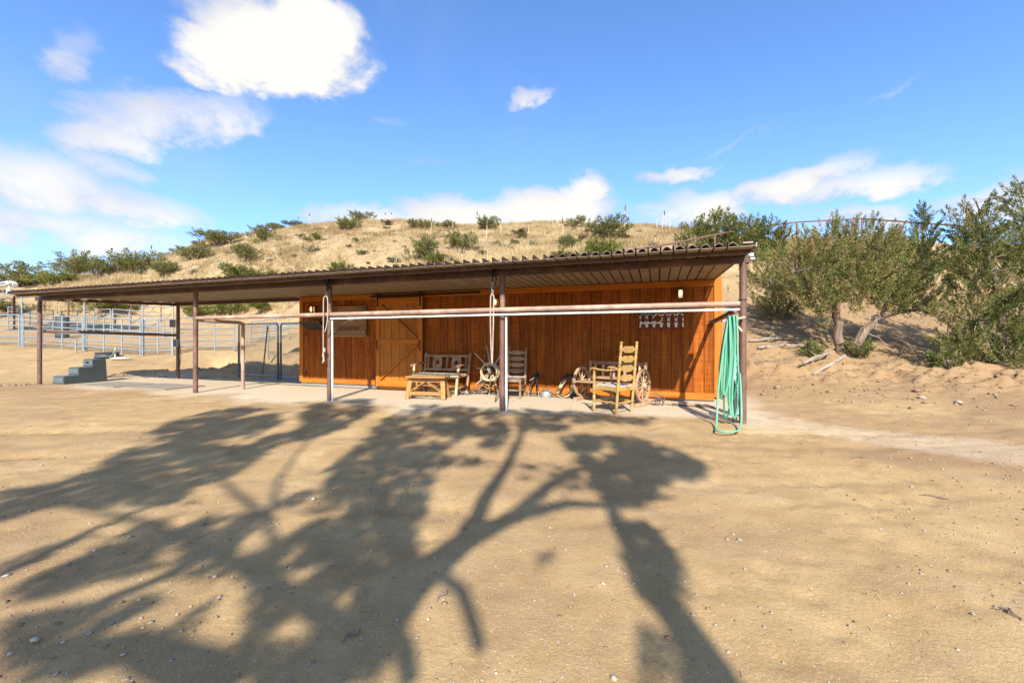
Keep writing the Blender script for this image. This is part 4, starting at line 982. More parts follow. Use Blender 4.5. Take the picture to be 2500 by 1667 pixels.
def mounting_block():
    C = Vector((-12.5, 11.77, 0)); ang = 76
    z = h1(-12.4, 12.1)
    t = thing('mounting_block', 'grey three-step plastic mounting block under the left end of the roof', 'mounting block', (C.x, C.y, z), R(ang-90))
    # local: y = rising direction, x = right ; corner of riser and side at the origin, block extends to -x
    W_, st, hh = .46, .34, .225
    for k in range(3):
        y0 = k*st; m = MB(); f = .012*k
        m.add([(-W_+f, y0, 0), (-f, y0, 0), (-f+.0, 3*st+.02-.0, 0), (-W_+f, 3*st+.02, 0), (-W_+f+.015, y0+.015, hh*(k+1)), (-f-.015, y0+.015, hh*(k+1)), (-f-.015, 3*st-.0, hh*(k+1)), (-W_+f+.015, 3*st, hh*(k+1))],
              [(0, 3, 2, 1), (4, 5, 6, 7), (0, 1, 5, 4), (1, 2, 6, 5), (2, 3, 7, 6), (3, 0, 4, 7)])
        o = m.build('step', M['plasticgrey'], t)
        q = MB(); q.box((-W_/2, y0+.015+st*.48, hh*(k+1)+.004), (W_-.05-2*f, st*.9, .008)); q.build('tread', M['plasticlight'], o)
        q = MB(); q.box((-W_/2, y0+.003, hh*(k+.5)+.01), (W_-.08, .01, hh*.62)); q.build('riser_panel', M['plasticlight'], o)
    m = MB(); m.box((-W_/2, .68, .575), (.13, .012, .045)); m.tube([(-W_/2-.06, .672, .58), (-W_/2-.03, .655, .605), (-W_/2+.03, .655, .605), (-W_/2+.06, .672, .58)], .008, 6); m.build('handle_slot', M['strap'], t)
mounting_block()
def mats():
    for a, b, w, d, lab in ((-15.3, .55, 1.7, .95, 'dusty grey rubber mat beside the mounting block'), (-13.45, .62, 1.75, .95, 'dusty grey rubber mat right of the first, below the roof'), (-11.9, 3.05, 2.2, 1.0, 'pale concrete slab at the foot of the chain-link gate')):
        c = S(a, b); t = MB()
        n = 8; t.box((0, 0, .012), (w, d, .028), None, 0)
        o = t.build('rubber_mat' if 'mat' in lab else 'concrete_slab', M['rubber' if 'mat' in lab else 'concrete'])
        o.location = (c.x, c.y, h1(c.x, c.y)+.005); o.rotation_euler = (0, 0, RZ+R(random.uniform(-3, 3))); tag(o, lab, 'mat' if 'mat' in lab else 'slab')
mats()
for a, b, z, lab in ((-15.94, 2.40, 1.78, 'small grey electrical box on the rear corner post, upper one'), (-15.72, 2.36, 1.15, 'small grey electrical box on the rear corner post, lower one')):
    t = thing('electrical_box', lab, 'box', tuple(S(a, b, z)), RZ)
    m = MB(); m.box((0, 0, 0), (.16, .09, .24), None, .012); m.build('case', M['galv'], t)
    m = MB(); m.box((0, -.047, 0), (.14, .008, .22)); m.build('lid', M['plasticlight'], t)

# ------------------------------------------------------------------ corral, fences
def g3(x, y, dz=0.0): return Vector((x, y, h1(x, y)+dz))
def corral_panel(p, q, label, h=1.5, rails=6, wire=False, mids=1, name='corral_panel', cat='fence panel', r=.027, stay=False):
    A, B = g3(*p), g3(*q); c = A
    t = thing(name, label, cat, tuple(c), 0, 'galvanised corral panels')
    d = B-A; u = Vector((0, 0, 1))
    for s in (0, 1):
        m = MB(); e = d*s; m.tube([e+u*-.02, e+u*h], r*1.15, 8); m.build('upright', M['galv'], t, True)
    for k in range(rails):
        z = .22+(h-.22)*k/(rails-1); m = MB(); m.tube([u*z, d+u*z], r, 8); m.build('rail', M['galv'], t, True)
    for k in range(mids):
        e = d*((k+1)/(mids+1)); m = MB(); m.tube([e+u*(-.02 if stay else .1), e+u*h], r, 8); m.build('stay', M['galv'], t, True)
    if wire:
        m = MB(); L = d.length; n = int(L/.1)
        for i in range(1, n): e = d*(i/n); m.tube([e+u*.22, e+u*h*.98], .0022, 3, caps=False)
        for k in range(1, 12): z = .22+(h-.24)*k/12; m.tube([u*z, d+u*z], .0022, 3, caps=False)
        o = m.build('wire_mesh', M['galv'], t); o['kind'] = 'stuff'
    return t
def gate_frame(p, q, h, label, header=True):
    A, B = g3(*p), g3(*q); t = thing('gate_frame', label, 'gate frame', tuple(A), 0); d = B-A; u = Vector((0, 0, 1))
    top = max(h, h+d.z)
    for e in (Vector(), d): m = MB(); m.tube([e+u*-.1, Vector((e.x, e.y, h+.0))], .028, 8); m.build('tall_post', M['galv'], t, True)
    if header:
        for z in (h, h-.11): m = MB(); m.tube([Vector((0, 0, z)), Vector((d.x, d.y, z))], .024, 8); m.build('header', M['galv'], t, True)
def at_x(px, Y): return ((px-1250)/FOCAL*Y, Y)
corral_panel(at_x(-75, 20.6), at_x(47, 19.8), 'galvanised pipe panel at the far left edge under the gate header', 1.5, 6, True, 1)
corral_panel(at_x(57, 19.7), at_x(202, 18.65), 'galvanised pipe panel behind the leftmost rusty post', 1.5, 6, True, 2, stay=True)
corral_panel(at_x(211, 18.6), at_x(343, 17.75), 'galvanised pipe gate panel between the two tall posts', 1.5, 6, True, 2, stay=True)
corral_panel(at_x(351, 17.7), at_x(420, 17.45), 'short galvanised panel beneath the low header by the rear corner post', 1.5, 6, True, 1)
corral_panel(at_x(432, 18.9), at_x(572, 18.2), 'galvanised panel seen between the rear corner post and the bent rail', 1.5, 6, True, 2, stay=True)
corral_panel(at_x(612, 20.5), at_x(704, 20.0), 'low galvanised panel seen through the chain-link gate', 1.05, 4, False, 2)
corral_panel(at_x(20, 27.5), at_x(130, 26), 'distant galvanised panel left behind the front corral row', 1.4, 5, True, 1)
corral_panel(at_x(150, 26), at_x(270, 25), 'distant galvanised panel in the middle behind the front corral row', 1.4, 5, True, 2)
corral_panel(at_x(275, 25), at_x(400, 24.5), 'distant galvanised panel right behind the front corral row', 1.4, 5, True, 2)
gate_frame(at_x(-75, 20.5), at_x(53, 19.7), 2.5, 'tall galvanised gate frame with double header at left edge')
gate_frame(at_x(348, 17.65), at_x(422, 17.4), 2.15, 'lower galvanised gate frame behind the rear corner post')
A = g3(*at_x(206, 18.55)); t = thing('tall_pole', 'single tall galvanised pole rising behind the roof between corral panels', 'pole', tuple(A))
m = MB(); m.tube([(0, 0, -.1), (0, 0, 2.75)], .03, 8); m.build('pole', M['galv'], t, True)
m = MB(); m.tube([(.0, -.03, .9), (.06, -.03, .9)], .035, 6); m.build('latch', M['darkpost'], t, True)
A = g3(*at_x(185, 18.1)); t = thing('fence_stub', 'short galvanised stub post with flat cap before the corral', 'post', tuple(A))
m = MB(); m.tube([(0, 0, -.1), (0, 0, .52)], .03, 8); m.build('stub', M['galv'], t, True)
m = MB(); m.box((0, 0, .535), (.16, .1, .03)); m.build('cap', M['galv'], t)

def pipe_fence(pts, h, label, name='pipe_fence', rails=(1.0,), mat='rustfence', r=.035):
    G = [g3(*p) for p in pts]; t = thing(name, label, 'fence', tuple(G[0])); o = G[0]
    for p in G: m = MB(); m.tube([p-o+Vector((0, 0, -.2)), p-o+Vector((0, 0, h))], r, 8); m.build('post', M[mat], t, True)
    for k in rails:
        for p, q in zip(G[:-1], G[1:]):
            m = MB(); m.tube([p-o+Vector((0, 0, h*k)), q-o+Vector((0, 0, h*k))], r*.95, 8); m.build('rail', M[mat], t, True)
pipe_fence([at_x(x, y) for x, y in ((-60, 31), (30, 31), (110, 31), (178, 31), (248, 30.5), (320, 30), (393, 30), (476, 30), (560, 29.5), (645, 28), (735, 25.5))], 1.35, 'rusty pipe fence crossing the foot of the hill behind the corral')
pipe_fence([hit_above(*p, 1.35) for p in ((1470, 626), (1553, 612), (1651, 597), (1745, 577), (1850, 558), (1945, 545), (2105, 537), (2240, 547), (2375, 557), (2500, 566))], 1.35, 'rusty pipe fence climbing the ridge behind the right-hand junipers', r=.05)

def chain_link():
    A, B, C_ = Vector((-9.0, 13.9)), Vector((-7.22, 13.02)), S(-10.68, 2.95).to_2d()
    for p, q, lab in ((A, B, 'chain-link gate panel left of the shed, dark posts'), (B+Vector((.1, -.03)), C_, 'chain-link panel running into the shed corner')):
        P = g3(p.x, p.y); t = thing('chain_link_panel', lab, 'fence panel', tuple(P), 0, 'chain-link panels'); d = Vector((q.x-p.x, q.y-p.y, 0)); L = d.length; H = 1.75
        for e in (0, 1): 
            m = MB(); m.tube([d*e+Vector((0, 0, -.05)), d*e+Vector((0, 0, H*.66))], .032, 8); m.build('post', M['darkpost'], t, True)
            m = MB(); m.tube([d*e+Vector((0, 0, H*.66)), d*e+Vector((0, 0, H-.08)), d*(e*.94+.03)+Vector((0, 0, H))], .028, 8); m.build('post_top', M['galv'], t, True)
        for z in (H, .12): m = MB(); m.tube([d*.03+Vector((0, 0, z)), d*.97+Vector((0, 0, z))], .022, 8); m.build('frame_rail', M['galv'], t, True)
        m = MB(); s = .07; n = int((L+H)/s)
        for k in range(n):        # two sets of diagonal wires
            x0 = k*s
            a = (max(0, x0-H), min(x0, H)); b = (min(x0, L), max(0, x0-L))
            if b[0] > a[0]:
                for mir in (0, 1):
                    f = (lambda x: L-x) if mir else (lambda x: x)
                    m.tube([d*(f(a[0])/L)+Vector((0, .004*mir, a[1]*.93+.1)), d*(f(b[0])/L)+Vector((0, .004*mir, b[1]*.93+.1))], .0028, 3, caps=False)
        o = m.build('wire_mesh', M['galv'], t); o['kind'] = 'stuff'
        m = MB(); m.tube([d*.70+Vector((0, .1, H-.08)), d*.5+Vector((0, .25, .05))], .02, 6); m.build('prop', M['darkpost'], t, True)
chain_link()
def feed_roof():
    P = g3(*at_x(690, 16.4)); t = thing('feeder_cover', 'small galvanised feeder cover on bent tube legs beside the shed', 'feeder', tuple(P))
    m = MB(); m.box((.35, 0, 1.32), (1.5, .8, .03), (R(8), 0, 0)); m.build('cover', M['galvroof'], t)
    for x in (-.35, .95):
        m = MB(); m.tube([(x, -.35, -.05), (x, -.35, 1.2), (x+.1, -.35, 1.3)], .025, 8); m.build('leg', M['galv'], t, True)
    m = MB(); m.tube([(-.5, -.42, 1.15), (1.2, -.42, 1.18)], .025, 8); m.build('rail', M['galv'], t, True)
feed_roof()
def left_shelter():
    x0, y0 = at_x(-130, 24); x1, y1 = at_x(150, 23.5); z = CAM_Z+(836-712)/FOCAL*24
    t = thing('corrugated_shelter', 'grey corrugated metal shelter roof among bushes at the far left', 'shelter', (x0, y0, h1(x0, y0)))
    zb = z-h1(x0, y0); L = x1-x0; m = MB(); n = 120; vs = []
    for i in range(n+1):
        x = L*i/n; w = .045*math.cos(i*math.pi/2*1.0)
        vs += [(x, 0, zb+w), (x, 3.2, zb+w+.34)]
    m.add(vs, [(2*i, 2*i+2, 2*i+3, 2*i+1) for i in range(n)]); m.build('roof_sheet', M['galvroof'], t)
    for x in (.3, L-.3):
        for y in (.15, 3.0):
            m = MB(); m.tube([(x, y, -.6), (x, y, zb+.0+.1*y)], .05, 8); m.build('post', M['rustfence'], t, True)
    m = MB(); m.beam((0, .12, zb-.09), (L, .12, zb-.09), .08, .08); m.build('beam', M['rustfence'], t)
left_shelter()
def flood_light():
    x, y = at_x(22, 19.85); zb = h1(*at_x(53, 19.7))+0; A = g3(*at_x(-75, 20.5)); z = A.z+2.52
    t = thing('flood_light', 'white twin-head flood light on top of the left gate frame', 'lamp', (x, y, z))
    m = MB(); m.box((0, 0, .08), (.16, .12, .2), None, .02); m.build('body', M['white'], t)
    m = MB(); m.tube([(0, 0, .15), (.02, 0, .32)], .04, 8); m.build('neck', M['white'], t, True)
    for s, rz in ((-1, .5), (1, -.3)):
        m = MB(); m.box((s*.22, -.02, .42), (.36, .18, .16), (0, s*.35, rz), .02); m.build('lamp_head', M['white'], t)
        m = MB(); m.box((s*.22, -.115, .41), (.26, .02, .10), (0, s*.35, rz)); m.build('lens', M['plasticlight'], t)
flood_light()
def yard_bits():
    x, y = at_x(262, 17.2); P = g3(x, y); t = thing('rubber_tub', 'low dark rubber water tub in front of the corral', 'tub', tuple(P))
    m = MB(); m.lathe([(.42, 0), (.40, .02), (.33, .17), (.36, .19), (.39, .20), (.37, .15), (.33, .05), (.02, .05)], 20); m.build('tub', M['tub'], t, True)
    P = g3(*at_x(281, 16.9)); t = thing('frost_hydrant', 'small yard hydrant with green hose beside the dark tub', 'hydrant', tuple(P))
    m = MB(); m.tube([(0, 0, -.1), (0, 0, .35), (.03, -.02, .44), (.08, -.03, .42)], .03, 8); m.build('standpipe', M['pale'], t, True)
    m = MB(); m.tube([(.08, -.03, .42), (.0, -.06, .25), (-.12, -.1, .06), (.1, -.2, .02), (.5, -.25, .02), (.9, -.2, .02)], .016, 6); m.build('hose', M['hose'], t, True)
    t = thing('pale_rock', 'flat pale rock beside the green hose near the tub', 'rock', tuple(g3(*at_x(295, 16.7))))
    m = MB(); v = []
    m.lathe([(.22, 0), (.3, .05), (.24, .12), (.08, .15)], 9, Matrix.Diagonal((1.3, .7, .8, 1))); m.build('stone', M['stone'], t, True)
    P = g3(*at_x(152, 23)); t = thing('water_tank', 'dark green cylindrical water tank inside the corral', 'tank', tuple(P))
    m = MB(); m.lathe([(.28, 0), (.28, 1.1), (.24, 1.2), (.1, 1.24)], 18); m.build('tank', M['tub'], t, True)
    m = MB(); m.lathe([(.10, 1.23), (.10, 1.28)], 12); m.build('lid', M['tub'], t, True)
yard_bits()

# ------------------------------------------------------------------ vegetation
def plume_leaves(base, dirn, length, rad, n, leaf, width, ptint):
    """numpy plumes -> triangles. arrays of shape (p,3),(p,3),(p,),(p,)"""
    p = len(base); N = p*n; idx = np.repeat(np.arange(p), n)
    t = rng.random(N)**.85
    d = dirn[idx]; r = rng.normal(size=(N, 3)); r -= d*(r*d).sum(1)[:, None]; r /= np.linalg.norm(r, axis=1)[:, None]+1e-9
    rr = rad[idx]*(1-t)**.55*np.sqrt(rng.random(N))+.004
    c = base[idx]+d*(length[idx]*t)[:, None]+r*rr[:, None]
    o = d*.95+r*.5+rng.normal(size=(N, 3))*.26; o /= np.linalg.norm(o, axis=1)[:, None]
    s = np.cross(o, rng.normal(size=(N, 3))); s /= np.linalg.norm(s, axis=1)[:, None]+1e-9
    L = leaf*(.6+.8*rng.random(N)); w = width*(.7+.6*rng.random(N))
    V = np.empty((N, 3, 3)); V[:, 0] = c-s*w[:, None]*.5; V[:, 1] = c+s*w[:, None]*.5; V[:, 2] = c+o*L[:, None]
    tint = np.clip(ptint[idx]+rng.normal(size=N)*.13+.12*(t-.5), 0, 1)
    return V.reshape(-1, 3), np.arange(3*N).reshape(-1, 3), np.repeat(tint, 3)
def lobes_to_plumes(lobes, per, upness=.75, length=(.35, .75), rad=.11, tint=(.38, .16), shell=.55):
    """lobes: (cx,cy,cz, rx,ry,rz, weight)"""
    B, D, Ln, T = [], [], [], []
    for cx, cy, cz, rx, ry, rz_, w in lobes:
        k = int(per*w)
        u = rng.normal(size=(k, 3)); u /= np.linalg.norm(u, axis=1)[:, None]
        q = (shell+(1-shell)*rng.random(k))**.8
        pos = np.c_[cx+u[:, 0]*rx*q, cy+u[:, 1]*ry*q, cz+u[:, 2]*rz_*q]
        dd = u*np.array([.75, .75, .35])+np.array([0, 0, upness])+rng.normal(size=(k, 3))*.22
        dd /= np.linalg.norm(dd, axis=1)[:, None]
        ll = rng.uniform(*length, k)
        B.append(pos-dd*(ll*.5)[:, None]); D.append(dd); Ln.append(ll); T.append(np.clip(rng.normal(tint[0], tint[1], k), 0, 1))
    return np.concatenate(B), np.concatenate(D), np.concatenate(Ln), np.concatenate(T)
def wob(p, q, n, amp, rnd):
    p, q = Vector(p), Vector(q); out = []
    for k in range(n+1):
        s = math.sin(math.pi*k/n)*amp
        out.append(p.lerp(q, k/n)+Vector((rnd.uniform(-1, 1)*s, rnd.uniform(-1, 1)*s, rnd.uniform(-.6, .6)*s)))
    return out

def juniper_tree(label, loc, limbs, lobes, per, seed, leaf=.075, width=.026, plume_n=85, length=(.35, .75), rad=.11, tint=(.42, .17), dead=0, upness=.75, mat='juniper', twigs=40, group='junipers on the right-hand bank'):
    rnd = random.Random(seed); t = thing('juniper_tree', label, 'tree', loc, 0, group)
    for k, (pts, r0, r1) in enumerate(limbs):
        P = []
        for a, b in zip(pts[:-1], pts[1:]):
            seg = wob(a, b, 4, .05, rnd); P += seg[:-1]
        P.append(Vector(pts[-1])); n = len(P)
        rs = [(r0+(r1-r0)*(i/(n-1))**.8)*(1+rnd.uniform(-.14, .14))*(1.35 if i == 0 and k == 0 else 1) for i in range(n)]
        m = MB(); m.tube(P, rs, 9); m.build('trunk' if k < 2 else 'limb', M['bark'], t, True)
    B, D, Ln, T = lobes_to_plumes(lobes, per, upness, length, rad, tint)
    V, F, tv = plume_leaves(B, D, Ln, np.full(len(B), rad)*(.6+.8*rng.random(len(B))), int(plume_n*.85), leaf, width, T)
    link('crown', np_mesh('crown', V, F, M[mat], tv), t)
    # twigs reaching from limbs to the plumes
    ends = [Vector(p) for pts, r0, r1 in limbs for p in pts[1:]]
    m = MB()
    for k in rnd.sample(range(len(B)), min(twigs, len(B))):
        b = Vector(B[k]); e = min(ends, key=lambda v: (v-b).length); m.tube(wob(e, b, 3, .06, rnd), [.018, .014, .009, .005], 5)
    if m.v: m.build('twigs', M['bark'], t, True)['kind'] = 'stuff'
    m = MB()
    for k in range(dead):
        e = rnd.choice(ends[1:] or ends); d = Vector((rnd.uniform(-1, 1), rnd.uniform(-1, .2), rnd.uniform(-.8, .35))); L = rnd.uniform(.4, .9)
        q = e+d*L; mid = e.lerp(q, .55)+Vector((0, 0, rnd.uniform(.05, .2))); m.tube([e, mid, q], [.012, .009, .004], 5)
        m.tube([mid, mid+Vector((rnd.uniform(-.25, .25), rnd.uniform(-.2, .1), rnd.uniform(-.3, .15)))], [.006, .003], 4)
    if m.v: m.build('dead_twigs', M['deadwood'], t, True)['kind'] = 'stuff'
    return t
def right_trees():
    x, y, z = hit(2058, 868)
    juniper_tree('large twin-trunk juniper on the bank right of the shed, trunks and bare limbs showing', (x, y, z-.05),
        [([(0, 0, -.1), (-.10, .05, .7), (-.18, .0, 1.35), (-.25, .05, 2.1), (-.1, .1, 2.9)], .13, .05),
         ([(.08, -.05, -.1), (.45, -.1, .60), (.75, -.1, .95), (1.35, .0, 1.12), (2.0, .1, 1.2)], .15, .055),
         ([(-.18, 0, 1.35), (-.75, .1, 1.75), (-1.2, .1, 2.2)], .05, .02), ([(-.2, 0, 1.7), (.5, .1, 2.2), (.9, .1, 2.9)], .05, .02),
         ([(1.0, -.05, 1.05), (1.3, -.1, 1.6), (1.5, 0, 2.4)], .06, .02), ([(.75, -.1, .95), (.9, -.3, 1.3), (.8, -.2, 1.9)], .04, .015)],
        [(-.9, .1, 2.35, .85, .8, .85, 1.0), (-.2, .2, 2.75, .9, .9, .85, 1.1), (.65, .1, 2.6, .95, .9, .95, 1.2), (1.35, .1, 2.3, .85, .8, .9, 1.0), (.1, -.35, 1.75, .85, .5, .5, .65), (-.75, -.2, 1.65, .75, .5, .45, .5), (.95, -.3, 1.6, .8, .5, .45, .55), (-.55, -.1, 1.2, .3, .3, .5, .18), (1.9, 0, 1.55, .6, .5, .5, .35)],
        105, 1, tint=(.56, .19), dead=16, twigs=130, plume_n=125, rad=.062, upness=.95, leaf=.052, width=.021)
    x, y, z = hit(2250, 760)
    juniper_tree('slender spire-topped juniper rising behind the twin-trunk juniper', (x, y, z-.2),
        [([(0, 0, -.1), (.05, 0, 1.6), (.1, 0, 3.2)], .10, .03)],
        [(0, 0, 1.1, .95, .8, .9, .9), (.05, 0, 2.0, .7, .6, .7, .75), (.05, 0, 2.8, .42, .4, .6, .45), (.05, 0, 3.45, .18, .18, .5, .18)], 100, 2, tint=(.44, .16), upness=1.0, twigs=20, plume_n=120, rad=.065, leaf=.055, width=.022)
    x, y, z = hit(1905, 780)
    juniper_tree('loose pale green juniper bush just right of the corner post', (x, y, z-.1),
        [([(0, 0, -.1), (-.1, 0, .6), (-.3, 0, 1.2)], .06, .02), ([(0, 0, -.1), (.3, 0, .5), (.6, 0, 1.0)], .05, .02)],
        [(-.35, 0, 1.2, .8, .7, .8, .9), (.15, .1, .8, .7, .6, .6, .6), (-.6, .2, 1.7, .5, .5, .5, .45), (-.1, -.2, .45, .9, .5, .35, .5)], 95, 3, tint=(.66, .15), leaf=.052, width=.021, twigs=60, dead=10, plume_n=100, rad=.06)
    x, y, z = hit(1800, 634)
    juniper_tree('broad bushy juniper high on the slope above the right end of the roof', (x, y, z-.3),
        [([(0, 0, -.1), (.1, 0, .8), (.2, 0, 1.6)], .12, .05)],
        [(-2.2, 0, 1.3, 1.1, 1, 1.1, 1.0), (-1.0, 0, 1.7, 1.1, 1, 1.2, 1.1), (.3, 0, 1.5, 1.2, 1, 1.1, 1.1), (1.6, 0, 1.4, 1.0, 1, 1.0, .9), (2.6, 0, 1.0, .8, .8, .8, .6), (-.3, -.4, .6, 2.2, .8, .6, .9)], 90, 4, leaf=.14, width=.05, plume_n=60, length=(.5, 1.0), rad=.19, tint=(.48, .15), twigs=10)
    for px, py, s, lab in ((1965, 715, .72, 'dense juniper thicket behind the crown of the twin-trunk juniper, left part'), (2160, 690, .8, 'dense juniper thicket behind the twin-trunk juniper, along the ridge fence')):
        x, y, z = hit(px, py)
        juniper_tree(lab, (x, y, z-.2), [([(0, 0, -.1), (.1, 0, 1), (.1, 0, 1.8)], .1, .03)],
            [(-.9*s, 0, 1.1*s, .9, .8, 1.0, .9), (.2*s, 0, 1.4*s, 1.0, .8, 1.2, 1.1), (1.2*s, 0, 1.1*s, .9, .8, 1.0, .9), (.3, -.3, .5, 1.5, .7, .5, .7), (.5*s, 0, 2.3*s, .3, .3, .5, .2), (-.7*s, 0, 2.0*s, .3, .3, .5, .2)], 110, 5+px, leaf=.10, width=.036, plume_n=65, length=(.4, .9), rad=.14, tint=(.54, .16), upness=1.0, twigs=8)
    x, y, z = hit(2318, 760)
    juniper_tree('thin leaning sapling juniper with bare lower stem', (x, y, z-.1),
        [([(0, 0, -.1), (.12, 0, .7), (.28, 0, 1.4), (.35, 0, 2.2)], .035, .012)],
        [(.32, 0, 1.75, .28, .25, .45, .35), (.36, 0, 2.25, .15, .15, .4, .18)], 130, 9, tint=(.28, .12), upness=.9, twigs=6)
    x, y, z = hit(2450, 885)
    juniper_tree('big spreading juniper at the right edge with sprays sweeping to the upper left', (x, y, z-.1),
        [([(0, 0, -.1), (.1, .1, .6), (.0, .1, 1.5), (-.25, .1, 2.5), (-.45, .1, 3.6)], .14, .03), ([(.05, 0, -.1), (.5, .1, .8), (.75, .1, 1.8), (.85, .1, 3.2)], .12, .03),
         ([(.05, .1, .6), (-.6, -.05, .95), (-1.3, -.1, 1.15)], .06, .02), ([(.0, .1, 1.2), (-.7, 0, 1.9), (-1.1, 0, 2.6)], .05, .02), ([(-.1, .1, 1.9), (-.5, 0, 2.7), (-.85, 0, 3.6)], .04, .012)],
        [(-.2, 0, .55, .95, .7, .55, .9), (.9, .1, .7, .9, .7, .7, .9), (-.85, -.05, 1.25, .75, .5, .45, .6), (-.35, 0, 1.7, .8, .6, .6, .8), (.6, .1, 1.8, .9, .7, .8, 1.0), (-.75, 0, 2.5, .5, .45, .6, .55), (.15, .1, 2.6, .6, .6, .7, .7), (.95, .1, 2.9, .7, .6, .8, .8), (-.95, 0, 3.2, .28, .3, .5, .28), (-.45, 0, 3.3, .35, .3, .5, .35), (.75, .1, 3.8, .4, .4, .7, .4), (-1.15, -.1, .55, .45, .4, .35, .3), (.2, -.35, .25, 1.2, .4, .3, .5)],
        82, 10, tint=(.46, .19), upness=.8, dead=14, twigs=110, plume_n=125, rad=.066, leaf=.052, width=.021)
    for px, py, s, lab in ((1985, 872, .42, 'small juniper shoot left of the twin trunks'), (2095, 878, .55, 'low juniper sprout at the foot of the twin trunks'), (2310, 905, .5, 'scrubby low juniper below the big right-hand juniper')):
        x, y, z = hit(px, py)
        juniper_tree(lab, (x, y, z-.03), [([(0, 0, -.05), (0, 0, s*.5)], .012, .006)], [(0, 0, s*.42, s*.6, s*.5, s*.4, .35)], 90, px, leaf=.06, width=.022, plume_n=60, length=(.15, .35), rad=.06, tint=(.5, .15), twigs=6)
right_trees()
def fallen_wood():
    rnd = random.Random(21)
    for (p0, p1, r, lab) in (((1880, 915), (1975, 842), 0.0, ''),):
        pass
    a = Vector(hit(1985, 925)); b = Vector(hit(2072, 868)); t = thing('fallen_log', 'pale fallen branch lying downhill from the twin trunks', 'log', tuple(a))
    m = MB(); m.tube(wob((0, 0, .02), b-a+Vector((0, 0, .02)), 5, .035, rnd), [.03, .036, .04, .038, .034, .03], 8); m.build('log', M['deadwood'], t, True)
    for k, (q0, q1, lab) in enumerate((((1830, 842), (1960, 835), 'grey dead branch on the shaded slope behind the corner post'), ((1850, 860), (1990, 852), 'second grey dead branch below it on the shaded slope'), ((1960, 900), (2040, 858), 'thin bleached branch among needles left of the twin trunks'))):
        a, b = Vector(hit(*q0)), Vector(hit(*q1)); t = thing('dead_branch', lab, 'branch', tuple(a)); m = MB()
        P = wob((0, 0, .06), b-a+Vector((0, 0, .06)), 6, .08, rnd); m.tube(P, [.035, .04, .035, .03, .025, .02, .012], 7); m.build('stem', M['deadwood'], t, True)
        for j in range(4): m = MB(); e = P[1+j]; m.tube([e, e+Vector((rnd.uniform(-.3, .3), rnd.uniform(-.3, .3), rnd.uniform(.02, .16)))], [.014, .005], 5); m.build('side_twig', M['deadwood'], t, True)
fallen_wood()

# hillside shrubs: shared meshes, one object each
def shrub_proto(kind, seed):
    global rng
    rng = np.random.default_rng(seed); r2 = random.Random(seed)
    if kind == 'yucca':
        n = 90; u = rng.normal(size=(n, 3)); u[:, 2] = np.abs(u[:, 2])*.9+.12; u /= np.linalg.norm(u, axis=1)[:, None]
        c = rng.normal(size=(n, 3))*np.array([.16, .16, 0]); L = rng.uniform(.32, .55, n); s = np.cross(u, [0, 0, 1.0]); s /= np.linalg.norm(s, axis=1)[:, None]+1e-9
        V = np.empty((n, 3, 3)); V[:, 0] = c-s*.022; V[:, 1] = c+s*.022; V[:, 2] = c+u*L[:, None]
        return np_mesh('rosette', V.reshape(-1, 3), np.arange(3*n).reshape(-1, 3), M['yucca'], np.repeat(np.clip(rng.normal(.4, .2, n), 0, 1), 3)), None
    lob = [(r2.uniform(-.28, .28), r2.uniform(-.2, .2), r2.uniform(.18, .42), r2.uniform(.18, .3), r2.uniform(.18, .28), r2.uniform(.16, .26), 1) for _ in range(6)]
    B, D, Ln, T = lobes_to_plumes(lob, 22, .8, (.10, .24), .05, (.48, .2), .45)
    V, F, tv = plume_leaves(B, D, Ln, np.full(len(B), .05), 32, .04, .018, T)
    me = np_mesh('crown', V, F, M[{'juniper': 'shrub', 'bright': 'shrubbright', 'brown': 'brownshrub'}[kind]], tv)
    m = MB()
    for k in range(6):
        e = (lob[k][0], lob[k][1], lob[k][2]); m.tube([(0, 0, -.06), (e[0]*.5, e[1]*.5, e[2]*.55), e], [.022, .015, .006], 5)
    sm = m.mesh('stem'); sm.materials.append(M['bark']); return me, sm
PROTO = {k: [shrub_proto(k, 100+i*7+len(k)) for i in range(5)] for k in ('juniper', 'bright', 'brown', 'yucca')}
rng = np.random.default_rng(5)
def hill_shrub(px, py, w, h, kind, label, group=None, i=0):
    x, y, z = hit(px, py); sw = w/FOCAL*y; sh = h/FOCAL*y
    nm = {'juniper': 'hill_juniper', 'bright': 'green_shrub', 'brown': 'dry_shrub', 'yucca': 'yucca_clump'}[kind]
    t = thing(nm, label, 'yucca' if kind == 'yucca' else 'shrub', (x, y, z-.04*sh), random.uniform(0, 6.28), group)
    me, sm = PROTO[kind][(int(px)+i) % 5]
    k = 1.15 if kind == 'yucca' else 1.3
    o = link('rosette' if kind == 'yucca' else 'crown', me, t); o.scale = (sw*k, sw*k, sh*(1.7 if kind == 'yucca' else 1.45))
    if sm: o2 = link('stem', sm, t); o2.scale = o.scale
    return t
